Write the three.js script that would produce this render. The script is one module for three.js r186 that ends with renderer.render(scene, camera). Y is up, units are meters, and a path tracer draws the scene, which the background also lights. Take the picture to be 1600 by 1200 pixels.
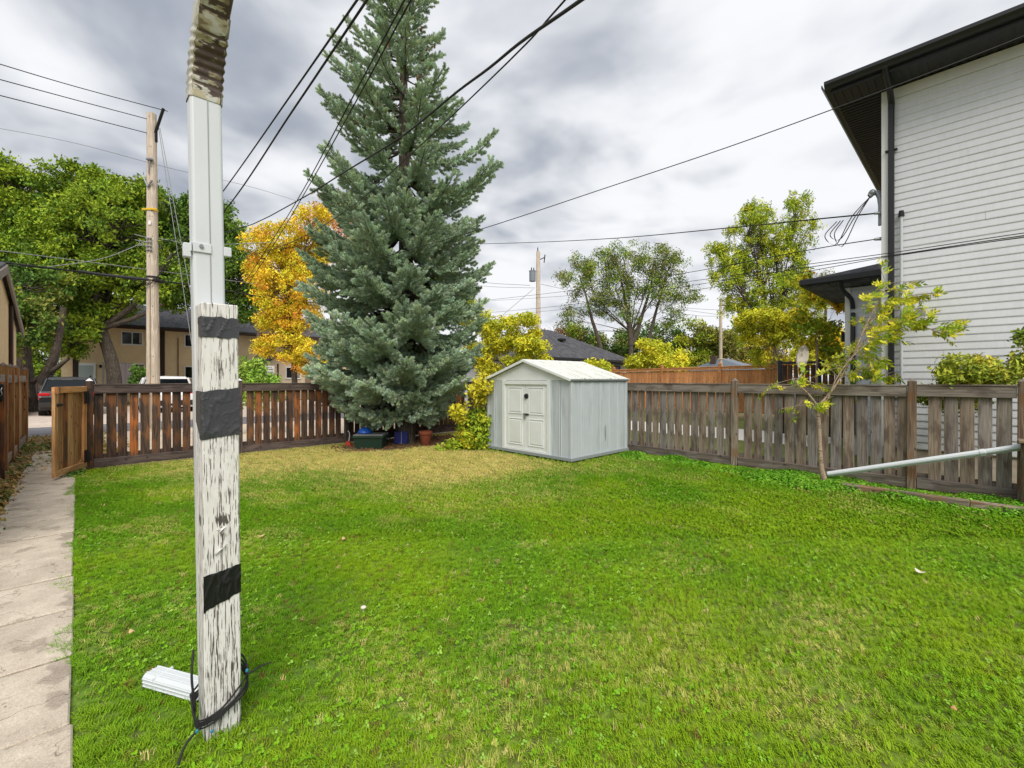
import * as THREE from 'three';
import { mergeGeometries } from 'three/addons/utils/BufferGeometryUtils.js';
import { ConvexGeometry } from 'three/addons/geometries/ConvexGeometry.js';

// ---------- camera, sky, sun, exposure ----------
const scene = new THREE.Scene();
const camera = new THREE.PerspectiveCamera(80.78, 4 / 3, 0.05, 600);
camera.position.set(0, 1.5, 0);
camera.lookAt(0, 1.5, -10);
camera.setViewOffset(1600, 1200, 0, 8, 1600, 1200);
const EXPOSURE = 2.2;
const renderer = new THREE.WebGLRenderer({ antialias: true });
renderer.setSize(1024, 768);
renderer.toneMapping = THREE.LinearToneMapping;
renderer.toneMappingExposure = EXPOSURE;
renderer.shadowMap.enabled = true;
renderer.shadowMap.type = THREE.PCFSoftShadowMap;

// ---------- numbers ----------
function rng(seed) { let a = seed >>> 0; return () => { a = (a + 0x6D2B79F5) >>> 0; let t = a; t = Math.imul(t ^ (t >>> 15), t | 1); t ^= t + Math.imul(t ^ (t >>> 7), t | 61); return ((t ^ (t >>> 14)) >>> 0) / 4294967296; }; }
let rnd = rng(7);
const rr = (a, b) => a + (b - a) * rnd();
const pick = a => a[Math.floor(rnd() * a.length)];
const clamp = (x, a = 0, b = 1) => Math.min(b, Math.max(a, x));
const lerp = (a, b, t) => a + (b - a) * t;
const smooth = (a, b, x) => { const t = clamp((x - a) / (b - a)); return t * t * (3 - 2 * t); };
function hash(x, y, z) { let h = Math.imul(x, 374761393) ^ Math.imul(y, 668265263) ^ Math.imul(z, 1274126177); h = Math.imul(h ^ (h >>> 13), 1274126177); return ((h ^ (h >>> 16)) >>> 0) / 4294967296; }
const mod = (a, n) => ((a % n) + n) % n;
function vn(x, y, seed = 0, px = 0, py = 0) {           // value noise, periodic when px, py are given
  const xi = Math.floor(x), yi = Math.floor(y), fx = x - xi, fy = y - yi;
  const u = fx * fx * (3 - 2 * fx), v = fy * fy * (3 - 2 * fy);
  const X0 = px ? mod(xi, px) : xi, X1 = px ? mod(xi + 1, px) : xi + 1, Y0 = py ? mod(yi, py) : yi, Y1 = py ? mod(yi + 1, py) : yi + 1;
  return lerp(lerp(hash(X0, Y0, seed), hash(X1, Y0, seed), u), lerp(hash(X0, Y1, seed), hash(X1, Y1, seed), u), v);
}
function fbm(x, y, oct = 4, seed = 0, px = 0, py = 0) { let a = 0.5, s = 0, n = 0, f = 1; for (let i = 0; i < oct; i++) { s += a * vn(x * f, y * f, seed + i * 17, px * f, py * f); n += a; a *= 0.5; f *= 2; } return s / n; }

// the lot is turned 44 degrees: s runs along the back fence, t away from the house
const TH = 44 * Math.PI / 180, CS = Math.cos(TH), SN = Math.sin(TH);
const W = (s, t, y = 0) => new THREE.Vector3(s * CS - t * SN, y, -(s * SN + t * CS));
const toS = (x, z) => x * CS - z * SN, toT = (x, z) => -x * SN - z * CS;
// a point measured on the photograph (pixel and depth) as metres
const at = (px, py, d) => new THREE.Vector3((px - 800) / 705 * d, 1.5 - (py - 592) / 705 * d, -d);

// ---------- sky ----------
{
  const w = 2048, h = 1024, data = new Float32Array(w * h * 4);
  const dirOf = (px, py) => new THREE.Vector3((px - 800) / 705, -(py - 592) / 705, -1).normalize();
  // large light and dark cloud masses: [direction, size, weight]
  const blobs = [
    [dirOf(330, 120), 0.30, -0.34], [dirOf(130, 170), 0.16, 0.10], [dirOf(30, 95), 0.10, 0.25], [dirOf(445, 285), 0.07, 0.35], [dirOf(420, 230), 0.22, -0.12],
    [dirOf(830, 130), 0.16, -0.10], [dirOf(1000, 130), 0.2, -0.08], [dirOf(880, 180), 0.08, 0.22], [dirOf(830, 215), 0.12, -0.12], [dirOf(1000, 290), 0.22, 0.17], [dirOf(850, 320), 0.12, -0.12], [dirOf(1180, 200), 0.16, 0.06],
    [dirOf(1240, 110), 0.14, 0.1], [dirOf(1060, 450), 0.25, 0.14], [dirOf(800, 440), 0.15, 0.05], [dirOf(740, 300), 0.1, -0.12], [dirOf(100, 230), 0.14, 0.05], [dirOf(1320, 330), 0.14, 0.12],
  ];
  const v = new THREE.Vector3();
  for (let j = 0; j < h; j++) {
    const el = (j + 0.5) / h * Math.PI - Math.PI / 2;
    for (let i = 0; i < w; i++) {
      const k = (j * w + i) * 4, az = ((i + 0.5) / w - 0.5) * 2 * Math.PI;
      v.set(Math.cos(el) * Math.cos(az), Math.sin(el), Math.cos(el) * Math.sin(az));
      let c;
      if (v.y < -0.03) c = 0.4;
      else {
        const q = 1 / (Math.max(v.y, 0) + 0.16), X = v.x * q * 1.5 + 20, Y = v.z * q * 1.5 + 20;
        const wx = fbm(X * 0.9, Y * 0.9, 3, 5) - 0.5, wy = fbm(X * 0.9, Y * 0.9, 3, 9) - 0.5;
        const n = fbm(X + 1.5 * wx, Y + 1.5 * wy, 5, 3), m = fbm(X * 3.1 + 2 * wy, Y * 3.1 - 2 * wx, 5, 31);
        let b = 0;
        for (const [d, s, g] of blobs) { const dd = 1 - d.dot(v); b += g * Math.exp(-dd * 2 / (s * s)); }
        c = 0.45 + (n - 0.5) * 1.15 + (m - 0.5) * 1.0 + b + 0.14 + 0.16 * smooth(0.3, 0.0, v.y);
      }
      c = clamp(c, 0.0, 1.15);
      const t = smooth(0.0, 1.0, c);
      data[k] = lerp(0.37, 0.95, t) / EXPOSURE; data[k + 1] = lerp(0.41, 0.965, t) / EXPOSURE; data[k + 2] = lerp(0.485, 0.995, t) / EXPOSURE; data[k + 3] = 1;
    }
  }
  const sky = new THREE.DataTexture(data, w, h, THREE.RGBAFormat, THREE.FloatType);
  sky.mapping = THREE.EquirectangularReflectionMapping; sky.magFilter = THREE.LinearFilter; sky.minFilter = THREE.LinearFilter; sky.needsUpdate = true;
  scene.background = sky; scene.environment = sky;
}
const sun = new THREE.DirectionalLight(0xfff7ee, 1.5);   // the veiled sun behind the clouds, high behind the camera
sun.position.set(0.12 * 60, 0.74 * 60, 0.66 * 60); sun.target.position.set(0, 0, -10);
sun.position.add(sun.target.position); scene.add(sun, sun.target);
sun.castShadow = true; sun.shadow.radius = 70; sun.shadow.mapSize.set(4096, 4096);
Object.assign(sun.shadow.camera, { left: -45, right: 45, top: 45, bottom: -45, near: 1, far: 160 });

// ---------- scene tree helpers ----------
const taken = new Map();
function numbered(n) { const k = taken.get(n) || 0; taken.set(n, k + 1); return k ? `${n}_${String(k).padStart(3, '0')}` : n; }
function tag(o, label, category, group) { o.userData.label = label; if (category) o.userData.category = category; if (group) o.userData.group = group; return o; }
function thing(name, label, category, pos, turn = 0, group) {
  const o = new THREE.Group(); o.name = numbered(name); o.position.copy(pos); o.rotation.y = turn; scene.add(o);
  return tag(o, label, category, group);
}
function mesh(name, geo, mat, parent = scene) {
  const g = Array.isArray(geo) ? join(geo) : geo;
  const m = new THREE.Mesh(g, mat); m.name = parent === scene ? numbered(name) : name; m.castShadow = m.receiveShadow = true; parent.add(m); return m;
}
function struct(name, geo, mat, label) { const m = mesh(name, geo, mat); m.userData.kind = 'structure'; if (label) m.userData.label = label; return m; }
function join(list) { return mergeGeometries(list.map(g => { const n = g.index ? g.toNonIndexed() : g; for (const k of Object.keys(n.attributes)) if (!['position', 'normal', 'uv'].includes(k)) n.deleteAttribute(k); return n; })); }
const mv = (g, x = 0, y = 0, z = 0) => g.translate(x, y, z);

// uv in metres by the dominant axis of each face; the grain axis runs along v
function metreUV(g, grain = 'y', ou = 0, ov = 0, su = 1, sv = 1) {
  if (g.index) g = g.toNonIndexed();
  const p = g.attributes.position, n = p.count, uv = new Float32Array(n * 2), a = new THREE.Vector3(), b = new THREE.Vector3(), c = new THREE.Vector3();
  const ax = { x: 0, y: 1, z: 2 }[grain];
  for (let i = 0; i < n; i += 3) {
    a.fromBufferAttribute(p, i); b.fromBufferAttribute(p, i + 1).sub(a); c.fromBufferAttribute(p, i + 2).sub(a); b.cross(c);
    const q = [Math.abs(b.x), Math.abs(b.y), Math.abs(b.z)]; const m = q.indexOf(Math.max(...q));
    let U, V;
    if (m === ax) { U = (ax + 1) % 3; V = (ax + 2) % 3; } else { V = ax; U = 3 - ax - m; }
    for (let k = 0; k < 3; k++) { uv[(i + k) * 2] = p.getComponent(i + k, U) * su + ou; uv[(i + k) * 2 + 1] = p.getComponent(i + k, V) * sv + ov; }
  }
  g.setAttribute('uv', new THREE.BufferAttribute(uv, 2));
  return g;
}
// chamfered block, 44 triangles, centred
function block(w, h, d, c = 0.004, grain = 'y', ou = rnd() * 9, ov = rnd() * 9) {
  const pts = [], X = w / 2, Y = h / 2, Z = d / 2; c = Math.min(c, X * 0.9, Y * 0.9, Z * 0.9);
  for (const sx of [-1, 1]) for (const sy of [-1, 1]) for (const sz of [-1, 1])
    pts.push(new THREE.Vector3(sx * (X - c), sy * (Y - c), sz * Z), new THREE.Vector3(sx * (X - c), sy * Y, sz * (Z - c)), new THREE.Vector3(sx * X, sy * (Y - c), sz * (Z - c)));
  return metreUV(new ConvexGeometry(pts), grain, ou, ov);
}
const plain = (w, h, d, grain = 'y') => metreUV(new THREE.BoxGeometry(w, h, d), grain, rnd() * 9, rnd() * 9);
function hull(pts, grain = 'y') { return metreUV(new ConvexGeometry(pts.map(p => new THREE.Vector3(...p))), grain, rnd() * 5, rnd() * 5); }
// extrude a profile [x, y] along z from z0 to z1
function prism(profile, z0, z1, grain = 'z') {
  const s = new THREE.Shape(profile.map(p => new THREE.Vector2(...p)));
  const g = new THREE.ExtrudeGeometry(s, { depth: z1 - z0, bevelEnabled: false, steps: 1 }); g.translate(0, 0, z0);
  return metreUV(g, grain, rnd() * 5, rnd() * 5);
}
// tapered tube through points
function tube(pts, radii, sides = 6, segs = 0) {
  const P = pts.map(p => p.isVector3 ? p : new THREE.Vector3(...p));
  const curve = P.length > 2 ? new THREE.CatmullRomCurve3(P) : new THREE.LineCurve3(P[0], P[1]);
  segs = segs || Math.max(1, (P.length - 1) * 3);
  const fr = P.length > 2 ? curve.computeFrenetFrames(segs, false) : (() => { const t = P[1].clone().sub(P[0]).normalize(), a = Math.abs(t.y) < 0.9 ? new THREE.Vector3(0, 1, 0) : new THREE.Vector3(1, 0, 0), n = a.cross(t).normalize(), b = t.clone().cross(n); return { normals: Array(segs + 1).fill(n), binormals: Array(segs + 1).fill(b) }; })();
  const pos = [], nor = [], uv = [], idx = [];
  const R = Array.isArray(radii) ? radii : [radii, radii];
  let len = 0, last = null;
  for (let i = 0; i <= segs; i++) {
    const t = i / segs, c = curve.getPoint(t), f = t * (R.length - 1), k = Math.min(R.length - 2, Math.floor(f)), r = lerp(R[k], R[k + 1], f - k);
    if (last) len += c.distanceTo(last); last = c;
    for (let j = 0; j <= sides; j++) {
      const a = j / sides * Math.PI * 2, n = fr.normals[i].clone().multiplyScalar(Math.cos(a)).addScaledVector(fr.binormals[i], Math.sin(a));
      pos.push(c.x + n.x * r, c.y + n.y * r, c.z + n.z * r); nor.push(n.x, n.y, n.z); uv.push(j / sides * R[0] * 6.28, len);
    }
  }
  const m = sides + 1;
  for (let i = 0; i < segs; i++) for (let j = 0; j < sides; j++) { const a = i * m + j; idx.push(a, a + 1, a + m, a + 1, a + m + 1, a + m); }
  const g = new THREE.BufferGeometry();
  g.setAttribute('position', new THREE.Float32BufferAttribute(pos, 3)); g.setAttribute('normal', new THREE.Float32BufferAttribute(nor, 3)); g.setAttribute('uv', new THREE.Float32BufferAttribute(uv, 2)); g.setIndex(idx);
  return g;
}
const cyl = (r0, r1, h, n = 12) => new THREE.CylinderGeometry(r1, r0, h, n).translate(0, h / 2, 0);
const along = (p, q, g) => { const d = q.clone().sub(p); g.applyQuaternion(new THREE.Quaternion().setFromUnitVectors(new THREE.Vector3(0, 1, 0), d.normalize())); return g.translate(p.x, p.y, p.z); };
function copies(name, geo, mat, list, parent, stuff = true) {
  const m = new THREE.InstancedMesh(geo, mat, list.length); m.name = parent ? name : numbered(name); m.castShadow = m.receiveShadow = true;
  list.forEach(([mat4, col], i) => { m.setMatrixAt(i, mat4); m.setColorAt(i, col); });
  if (stuff) m.userData.kind = 'stuff';
  (parent || scene).add(m); return m;
}
const _q = new THREE.Quaternion(), _e = new THREE.Euler(), _s = new THREE.Vector3();
const mat4 = (p, ex, ey, ez, s) => new THREE.Matrix4().compose(p, _q.setFromEuler(_e.set(ex, ey, ez, 'YXZ')), typeof s === 'number' ? _s.set(s, s, s) : _s.copy(s));
const lin = (r, g, b) => new THREE.Color().setRGB(r, g, b);
const jit = (c, k) => { const f = 1 + (rnd() - 0.5) * 2 * k; return new THREE.Color().setRGB(c.r * f * (1 + (rnd() - 0.5) * k * 0.6), c.g * f, c.b * f * (1 + (rnd() - 0.5) * k)); };
const mixc = (a, b, t) => a.clone().lerp(b, clamp(t));

// ---------- textures ----------
function tex(w, h, fn, rx = 1, ry = 1, srgb = true) {
  const d = new Uint8Array(w * h * 4);
  for (let j = 0; j < h; j++) for (let i = 0; i < w; i++) { const c = fn(i / w, j / h), k = (j * w + i) * 4; d[k] = clamp(c[0], 0, 255); d[k + 1] = clamp(c[1], 0, 255); d[k + 2] = clamp(c[2], 0, 255); d[k + 3] = 255; }
  const t = new THREE.DataTexture(d, w, h); t.wrapS = t.wrapT = THREE.RepeatWrapping; t.magFilter = THREE.LinearFilter; t.minFilter = THREE.LinearMipmapLinearFilter; t.generateMipmaps = true;
  t.repeat.set(rx, ry); if (srgb) t.colorSpace = THREE.SRGBColorSpace; t.needsUpdate = true; return t;
}
const mix3 = (a, b, t) => [lerp(a[0], b[0], t), lerp(a[1], b[1], t), lerp(a[2], b[2], t)];
// boards: 0.5 m x 2 m of wood, grain along v
function woodTex(seed, A, B, C, patch = 0.5) {
  return tex(256, 1024, (u, v) => {
    const warp = (fbm(u * 4, v * 4, 3, seed, 4, 4) - 0.5) * 0.25;
    const g1 = fbm((u + warp) * 24, v * 4, 4, seed + 1, 24, 4), g2 = fbm((u + warp * 0.4) * 96, v * 12, 2, seed + 2, 96, 12), p = fbm(u * 6, v * 10, 4, seed + 3, 6, 10);
    let c = mix3(A, B, smooth(0.3, 0.7, g1)); c = mix3(c, C, smooth(0.5 - 0.2 * patch, 0.78 - 0.2 * patch, p) * patch);
    const kx = u * 6, ky = v * 7, kd = (() => { const i = Math.floor(kx), j = Math.floor(ky); if (hash(i, j, seed + 8) < 0.8) return 1; const dx = (kx - i - 0.5) * 1.0, dy = (ky - j - 0.5) * 2.2; return Math.sqrt(dx * dx + dy * dy) / 0.22; })();
    if (kd < 1) c = mix3([A[0] * 0.35, A[1] * 0.3, A[2] * 0.3], c, kd);
    const f = 0.78 + 0.44 * g2; return [c[0] * f, c[1] * f, c[2] * f];
  }, 2, 0.5);
}
const woodBump = tex(256, 1024, (u, v) => { const g = fbm(u * 64, v * 4, 3, 55, 64, 4) * 255; return [g, g, g]; }, 2, 0.5, false);
function woodMats(seed, A, B, C, patch, tints, rough = 0.9) {
  const map = woodTex(seed, A, B, C, patch);
  return tints.map(t => new THREE.MeshStandardMaterial({ map, color: lin(...t), roughness: rough, bumpMap: woodBump, bumpScale: 0.003 }));
}
const grain = (seed, base, amp, fx = 64, oct = 3) => (u, v) => { const n = (fbm(u * fx, v * fx, oct, seed, fx, fx) - 0.5) * 2 * amp, m = (fbm(u * 5, v * 5, 4, seed + 3, 5, 5) - 0.5) * amp; return [base[0] + n + m, base[1] + n + m, base[2] + n + m]; };
const std = (color, roughness = 0.8, extra = {}) => new THREE.MeshStandardMaterial({ color, roughness, ...extra });

const M = {};
M.fenceGrey = woodMats(101, [128, 116, 102], [98, 88, 80], [146, 138, 128], 0.7, [[0.92, 0.92, 0.92], [0.78, 0.76, 0.76], [1.0, 0.93, 0.86], [0.7, 0.69, 0.72], [1.04, 1.04, 1.08], [0.92, 0.83, 0.74], [0.82, 0.85, 0.92]]);
M.fenceDark = woodMats(202, [100, 76, 60], [60, 49, 42], [156, 100, 54], 0.6, [[1, 1, 1], [0.62, 0.6, 0.62], [1.35, 1.1, 0.85], [0.5, 0.5, 0.52], [0.8, 0.75, 0.72], [1.9, 1.35, 0.8], [0.75, 0.68, 0.62], [0.66, 0.66, 0.68], [0.9, 0.84, 0.8]]);
M.railDark = woodMats(232, [98, 84, 76], [66, 56, 52], [110, 98, 92], 0.5, [[1, 1, 1], [0.9, 0.88, 0.9]]);
M.cedar = woodMats(303, [208, 162, 112], [172, 122, 78], [206, 168, 112], 0.5, [[1, 1, 1], [0.72, 0.68, 0.6], [1.12, 0.98, 0.86], [0.62, 0.56, 0.5]]);
M.orange = woodMats(404, [200, 142, 94], [174, 118, 74], [210, 154, 104], 0.5, [[1, 1, 1], [0.86, 0.82, 0.8], [1.1, 1.05, 1]]);
M.post = woodMats(505, [150, 138, 122], [108, 94, 80], [132, 92, 56], 0.5, [[1, 1, 1], [0.75, 0.66, 0.58]]);
M.pole = woodMats(606, [214, 200, 182], [188, 174, 156], [196, 182, 164], 0.4, [[1, 1, 1]])[0];
M.bark = new THREE.MeshStandardMaterial({ map: tex(256, 512, (u, v) => { const a = fbm(u * 16, v * 8, 4, 71, 16, 8), b = Math.pow(Math.abs(fbm(u * 12, v * 5, 3, 77, 12, 5) - 0.5) * 2, 0.6); const f = 45 + 85 * a * (0.4 + 0.6 * b) * 1.4; return [f * 1.02, f * 0.92, f * 0.8]; }, 2, 1), roughness: 0.95 });
M.barkPale = new THREE.MeshStandardMaterial({ map: tex(128, 256, (u, v) => { const a = fbm(u * 16, v * 20, 4, 81, 16, 20), s = fbm(u * 6, v * 40, 2, 83, 6, 40) > 0.72 ? 0.6 : 1; const f = (120 + 60 * a) * s; return [f * 1.08, f * 0.94, f * 0.8]; }, 3, 2), roughness: 0.9 });
M.concrete = new THREE.MeshStandardMaterial({ map: tex(512, 512, (u, v) => { const n = (vn(u * 256, v * 256, 3, 256, 256) - 0.5) * 34, m = (fbm(u * 6, v * 6, 5, 9, 6, 6) - 0.5) * 50, sp = vn(u * 128, v * 128, 19, 128, 128) > 0.9 ? -22 : 0, cr = Math.abs(fbm(u * 4, v * 4, 5, 29, 4, 4) - 0.5) < 0.006 ? -46 : 0, bl = smooth(0.6, 0.7, fbm(u * 7, v * 7, 5, 39, 7, 7)) * -24, q = n + m + sp + cr + bl; return [186 + q, 175 + q, 158 + q * 0.95]; }, 1.1, 1.1), roughness: 0.95 });
M.padConcrete = new THREE.MeshStandardMaterial({ map: tex(256, 256, grain(13, [196, 182, 168], 22), 0.25, 0.25), roughness: 0.95 });
M.asphalt = new THREE.MeshStandardMaterial({ map: tex(256, 256, grain(23, [112, 112, 118], 18), 0.4, 0.4), roughness: 0.95 });
M.stucco = new THREE.MeshStandardMaterial({ map: tex(256, 256, grain(33, [224, 200, 160], 12, 64), 0.5, 0.5), roughness: 0.95 });
M.stuccoPale = new THREE.MeshStandardMaterial({ map: tex(256, 256, grain(34, [214, 196, 170], 10, 64), 0.5, 0.5), roughness: 0.95 });
M.shingle = new THREE.MeshStandardMaterial({ map: tex(512, 512, (u, v) => { const row = Math.floor(v * 16), fy = v * 16 - row, col = Math.floor(u * 12 + hash(row, 3, 7)), n = hash(mod(col, 12), row, 5), g = vn(u * 256, v * 256, 8, 256, 256); const f = 62 + n * 26 + (g - 0.5) * 34 - (fy < 0.12 ? 22 : 0); return [f, f, f * 1.06]; }, 0.4, 0.4), roughness: 0.95 });
M.white = std(0xe6e7e6, 0.55); M.siding = new THREE.MeshStandardMaterial({ map: tex(256, 256, (u, v) => { const a = (fbm(u * 3, v * 40, 3, 41, 3, 40) - 0.5) * 8 + (fbm(u * 5, v * 5, 4, 44, 5, 5) - 0.5) * 10; return [215 + a, 218 + a, 223 + a]; }, 0.5, 0.5), roughness: 0.55 });
M.black = std(0x1c1d21, 0.45); M.matteBlack = std(0x18181a, 0.8); M.dark = std(0x2a2725, 0.8); M.brown = std(0x35231a, 0.8);
M.glass = new THREE.MeshPhysicalMaterial({ color: 0x11161a, roughness: 0.08, metalness: 0, specularIntensity: 1 });
M.curtain = std(0x9c8f86, 0.9); M.chrome = std(0xb9bcc0, 0.25, { metalness: 0.9 }); M.steel = std(0x8f9498, 0.45, { metalness: 0.7 });
M.rubber = std(0x141414, 0.9); M.wire = std(0x1b1b1d, 0.7); M.wireGrey = std(0x8a8f8c, 0.6);
M.pipe = new THREE.MeshStandardMaterial({ map: tex(128, 512, (u, v) => { const a = (fbm(u * 6, v * 6, 4, 61, 6, 6) - 0.5) * 16; return [206 + a, 212 + a, 215 + a]; }, 3, 0.6), roughness: 0.35 });

// ---------- ground ----------
const V3 = (x, y, z) => new THREE.Vector3(x, y, z);
function sheet(name, s0, s1, t0, t1, y, m, su = 1) {
  const g = new THREE.PlaneGeometry(s1 - s0, t1 - t0, 1, 1).rotateX(-Math.PI / 2);
  if (su) { const u = g.attributes.uv; for (let i = 0; i < u.count; i++) u.setXY(i, u.getX(i) * (s1 - s0), u.getY(i) * (t1 - t0)); }
  const o = struct(name, g, m); o.position.copy(W((s0 + s1) / 2, (t0 + t1) / 2, y)); o.rotation.y = TH; return o;
}
const groundMap = tex(512, 512, (u, v) => {
  const n = fbm(u * 8, v * 8, 5, 91, 8, 8), f = vn(u * 200, v * 200, 93, 200, 200), k = vn(u * 90, v * 90, 95, 90, 90);
  let c = mix3([128, 108, 78], [92, 98, 48], smooth(0.42, 0.62, n)); if (k > 0.84) c = [176, 140, 78]; const q = 0.75 + 0.5 * f; return [c[0] * q, c[1] * q, c[2] * q];
}, 0.4, 0.4);
{ const g = new THREE.CircleGeometry(320, 64).rotateX(-Math.PI / 2); const u = g.attributes.uv, p = g.attributes.position; for (let i = 0; i < u.count; i++) u.setXY(i, p.getX(i), p.getZ(i)); struct('ground', g, new THREE.MeshStandardMaterial({ map: groundMap, roughness: 1 })); }

const SPRUCE = { s: 5.55, t: 9.35 };
function dryness(s, t) {
  const n = fbm(s * 0.55 + 3, t * 0.55 + 8, 4, 121), m = fbm(s * 1.7 + 11, t * 1.7, 3, 131), r = Math.hypot(s - SPRUCE.s, t - SPRUCE.t) + (n - 0.5) * 3 + (m - 0.5) * 1.4;
  const d = 1 - smooth(2.6, 5.6, r);
  return clamp(d * 0.82 + 0.2 * smooth(0.56, 0.78, m) * smooth(0.48, 0.62, n) + 0.12 * (m - 0.3));
}
function soil(s, t) { const d = Math.hypot((s - SPRUCE.s) / 1.75, (t - SPRUCE.t) / 1.05); return smooth(1.1, 0.75, d + (fbm(s * 3, t * 3, 3, 141) - 0.5) * 0.5); }
const GREEN_A = [0.12, 0.285, 0.009], GREEN_B = [0.24, 0.385, 0.012], STRAW = [0.66, 0.55, 0.19];
const greenColor = (s, t) => mix3(GREEN_A, GREEN_B, smooth(0.22, 0.78, fbm(s * 1.1 + 50, t * 1.1 + 20, 4, 151)));
function grassColor(s, t) {
  return mix3(greenColor(s, t), STRAW, dryness(s, t));
}
{
  const s0 = -0.03, s1 = 8.07, t0 = -4, t1 = 10.2, toSR = c => 255 * Math.pow(clamp(c), 1 / 2.2);
  const map = tex(768, 1152, (u, v) => {
    const s = lerp(s0, s1, u), t = lerp(t0, t1, v), c = grassColor(s, t), f = 0.42 + 0.7 * vn(u * 700, v * 1100, 7), n = vn(u * 160, v * 240, 9);
    let k = mix3([c[0] * f * 0.85, c[1] * f * 0.8, c[2] * f], [0.11 * f, 0.075 * f, 0.03 * f], smooth(0.55, 0.9, n) * 0.6);
    k = mix3(k, [0.12 * (0.5 + f), 0.065 * (0.5 + f), 0.035 * (0.5 + f)], soil(s, t));
    return k.map(toSR);
  });
  sheet('lawn', s0, s1, t0, t1, 0.004, new THREE.MeshStandardMaterial({ map, roughness: 1 }), 0);
}
sheet('gravel_yard', 0.5, 16, 10.3, 16.9, 0.005, new THREE.MeshStandardMaterial({ map: tex(256, 256, (u, v) => { const n = vn(u * 128, v * 128, 61, 128, 128), m = fbm(u * 6, v * 6, 4, 63, 6, 6); const f = 170 + 60 * n + 40 * (m - 0.5); return m > 0.66 ? [f * 0.8, f * 0.78, f * 0.55] : [f * 1.03, f * 0.95, f * 0.86]; }, 0.4, 0.4), roughness: 1 }));
sheet('alley_road', -60, 60, 17, 20, 0.006, M.asphalt);
sheet('parking_pad', -14, 16, 20.01, 33, 0.008, M.padConcrete);
const greenMap = tex(256, 256, (u, v) => { const n = fbm(u * 8, v * 8, 4, 191, 8, 8), f = 0.6 + 0.7 * vn(u * 128, v * 128, 5, 128, 128); const c = mix3([70, 100, 30], [120, 120, 50], n); return c.map(x => x * f); }, 0.5, 0.5);
M.greenGround = new THREE.MeshStandardMaterial({ map: greenMap, roughness: 1 });
sheet('neighbour_lawn', 8.07, 18, -6, 14.3, 0.005, M.greenGround);
sheet('neighbour_patio', 11.6, 14.2, 2.4, 13, 0.012, new THREE.MeshStandardMaterial({ map: tex(128, 128, grain(17, [222, 218, 210], 10), 0.5, 0.5), roughness: 0.9 }));

// concrete slab path, every slab a piece of it
{
  const path = new THREE.Group(); path.name = 'path'; path.position.copy(W(-0.305, 0)); path.rotation.y = TH; path.userData.kind = 'structure'; scene.add(path);
  const ts = [-1.2, -0.55, 0.1, 0.76, 1.42, 2.05, 2.7, 3.36, 4.04, 4.71, 5.37, 6.08, 6.72, 7.35, 8.0, 8.66, 9.32, 9.98, 10.64, 11.3, 11.96, 12.62, 13.28];
  const variants = [0, 1, 2, 3].map(() => block(0.58, 0.06, 0.652, 0.007, 'z'));
  for (let i = 0; i + 1 < ts.length; i++) {
    const m = mesh('slab', variants[i % 4], M.concrete, path); m.scale.z = (ts[i + 1] - ts[i] - 0.02) / 0.652;
    m.position.set(rr(-0.006, 0.006), 0.0 + rr(-0.006, 0.008), -(ts[i] + ts[i + 1]) / 2); m.rotation.set(rr(-0.006, 0.006), rr(-0.006, 0.006), rr(-0.008, 0.008));
  }
}

// ---------- fences ----------
const FACE_U = TH, FACE_V = TH - Math.PI / 2;     // local x along u facing -v, or along -v facing -u
function fenceRun({ name, label, s, t, turn, posts, gapAt, x0, x1, mats, railMats, postMat, topY = 1.42, slatTop = 1.33, postTop = 1.47, pitch = 0.152, wide = 0.124, capMat, bottom = 0.04, rail = 0.14 }) {
  const f = thing(name, label, 'fence', W(s, t), turn);
  const slats = [0, 1, 2, 3, 4, 5].map(i => block(wide - (i % 3) * 0.006, slatTop - 0.12, 0.02, 0.003, 'y'));
  for (let x = x0 + pitch / 2 + 0.04; x < x1 - 0.02; x += pitch) {
    if (posts.some(p => Math.abs(p - x) < 0.075)) continue;
    const m = mesh('slat', pick(slats), pick(mats), f); m.position.set(x + rr(-0.006, 0.006), (slatTop + 0.12) / 2 + rr(-0.012, 0.004), -0.012 + rr(-0.003, 0.003)); m.rotation.set(0, rr(-0.04, 0.04), rr(-0.006, 0.006));
  }
  const pg = block(0.092, postTop, 0.092, 0.005, 'y'), cg = new THREE.ConeGeometry(0.068, 0.045, 4).rotateY(Math.PI / 4); metreUV(cg);
  for (const p of posts) { const m = mesh('post', pg, pick(postMat), f); m.position.set(p, postTop / 2, 0.01); m.rotation.set(rr(-0.006, 0.006), 0, rr(-0.007, 0.007)); const c = mesh('post_cap', cg, capMat || postMat[0], m); c.position.y = postTop / 2 + 0.02; }
  const ends = [x0, ...posts, x1].sort((a, b) => a - b);
  for (let i = 0; i + 1 < ends.length; i++) {
    const a = ends[i] + (posts.includes(ends[i]) ? 0.046 : 0), b = ends[i + 1] - (posts.includes(ends[i + 1]) ? 0.046 : 0); if (b - a < 0.1) continue;
    const dy = rr(-0.008, 0.008);
    for (const [yc, zc, hh] of [[topY - rail / 2 - 0.02, 0.022, rail], [bottom + rail / 2, 0.022, rail]]) { const r = mesh('rail', block(b - a - 0.004, hh, 0.038, 0.005, 'x'), pick(railMats), f); r.position.set((a + b) / 2, yc + dy, zc); }
    const c = mesh('cap_board', block(b - a - 0.004, 0.02, 0.09, 0.004, 'x'), pick(railMats), f); c.position.set((a + b) / 2, topY - 0.009 + dy, 0.006);
    const br = mesh('back_rail', block(b - a - 0.004, 0.088, 0.038, 0.004, 'x'), pick(railMats), f); br.position.set((a + b) / 2, 0.2, -0.045);
  }
  return f;
}
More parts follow.
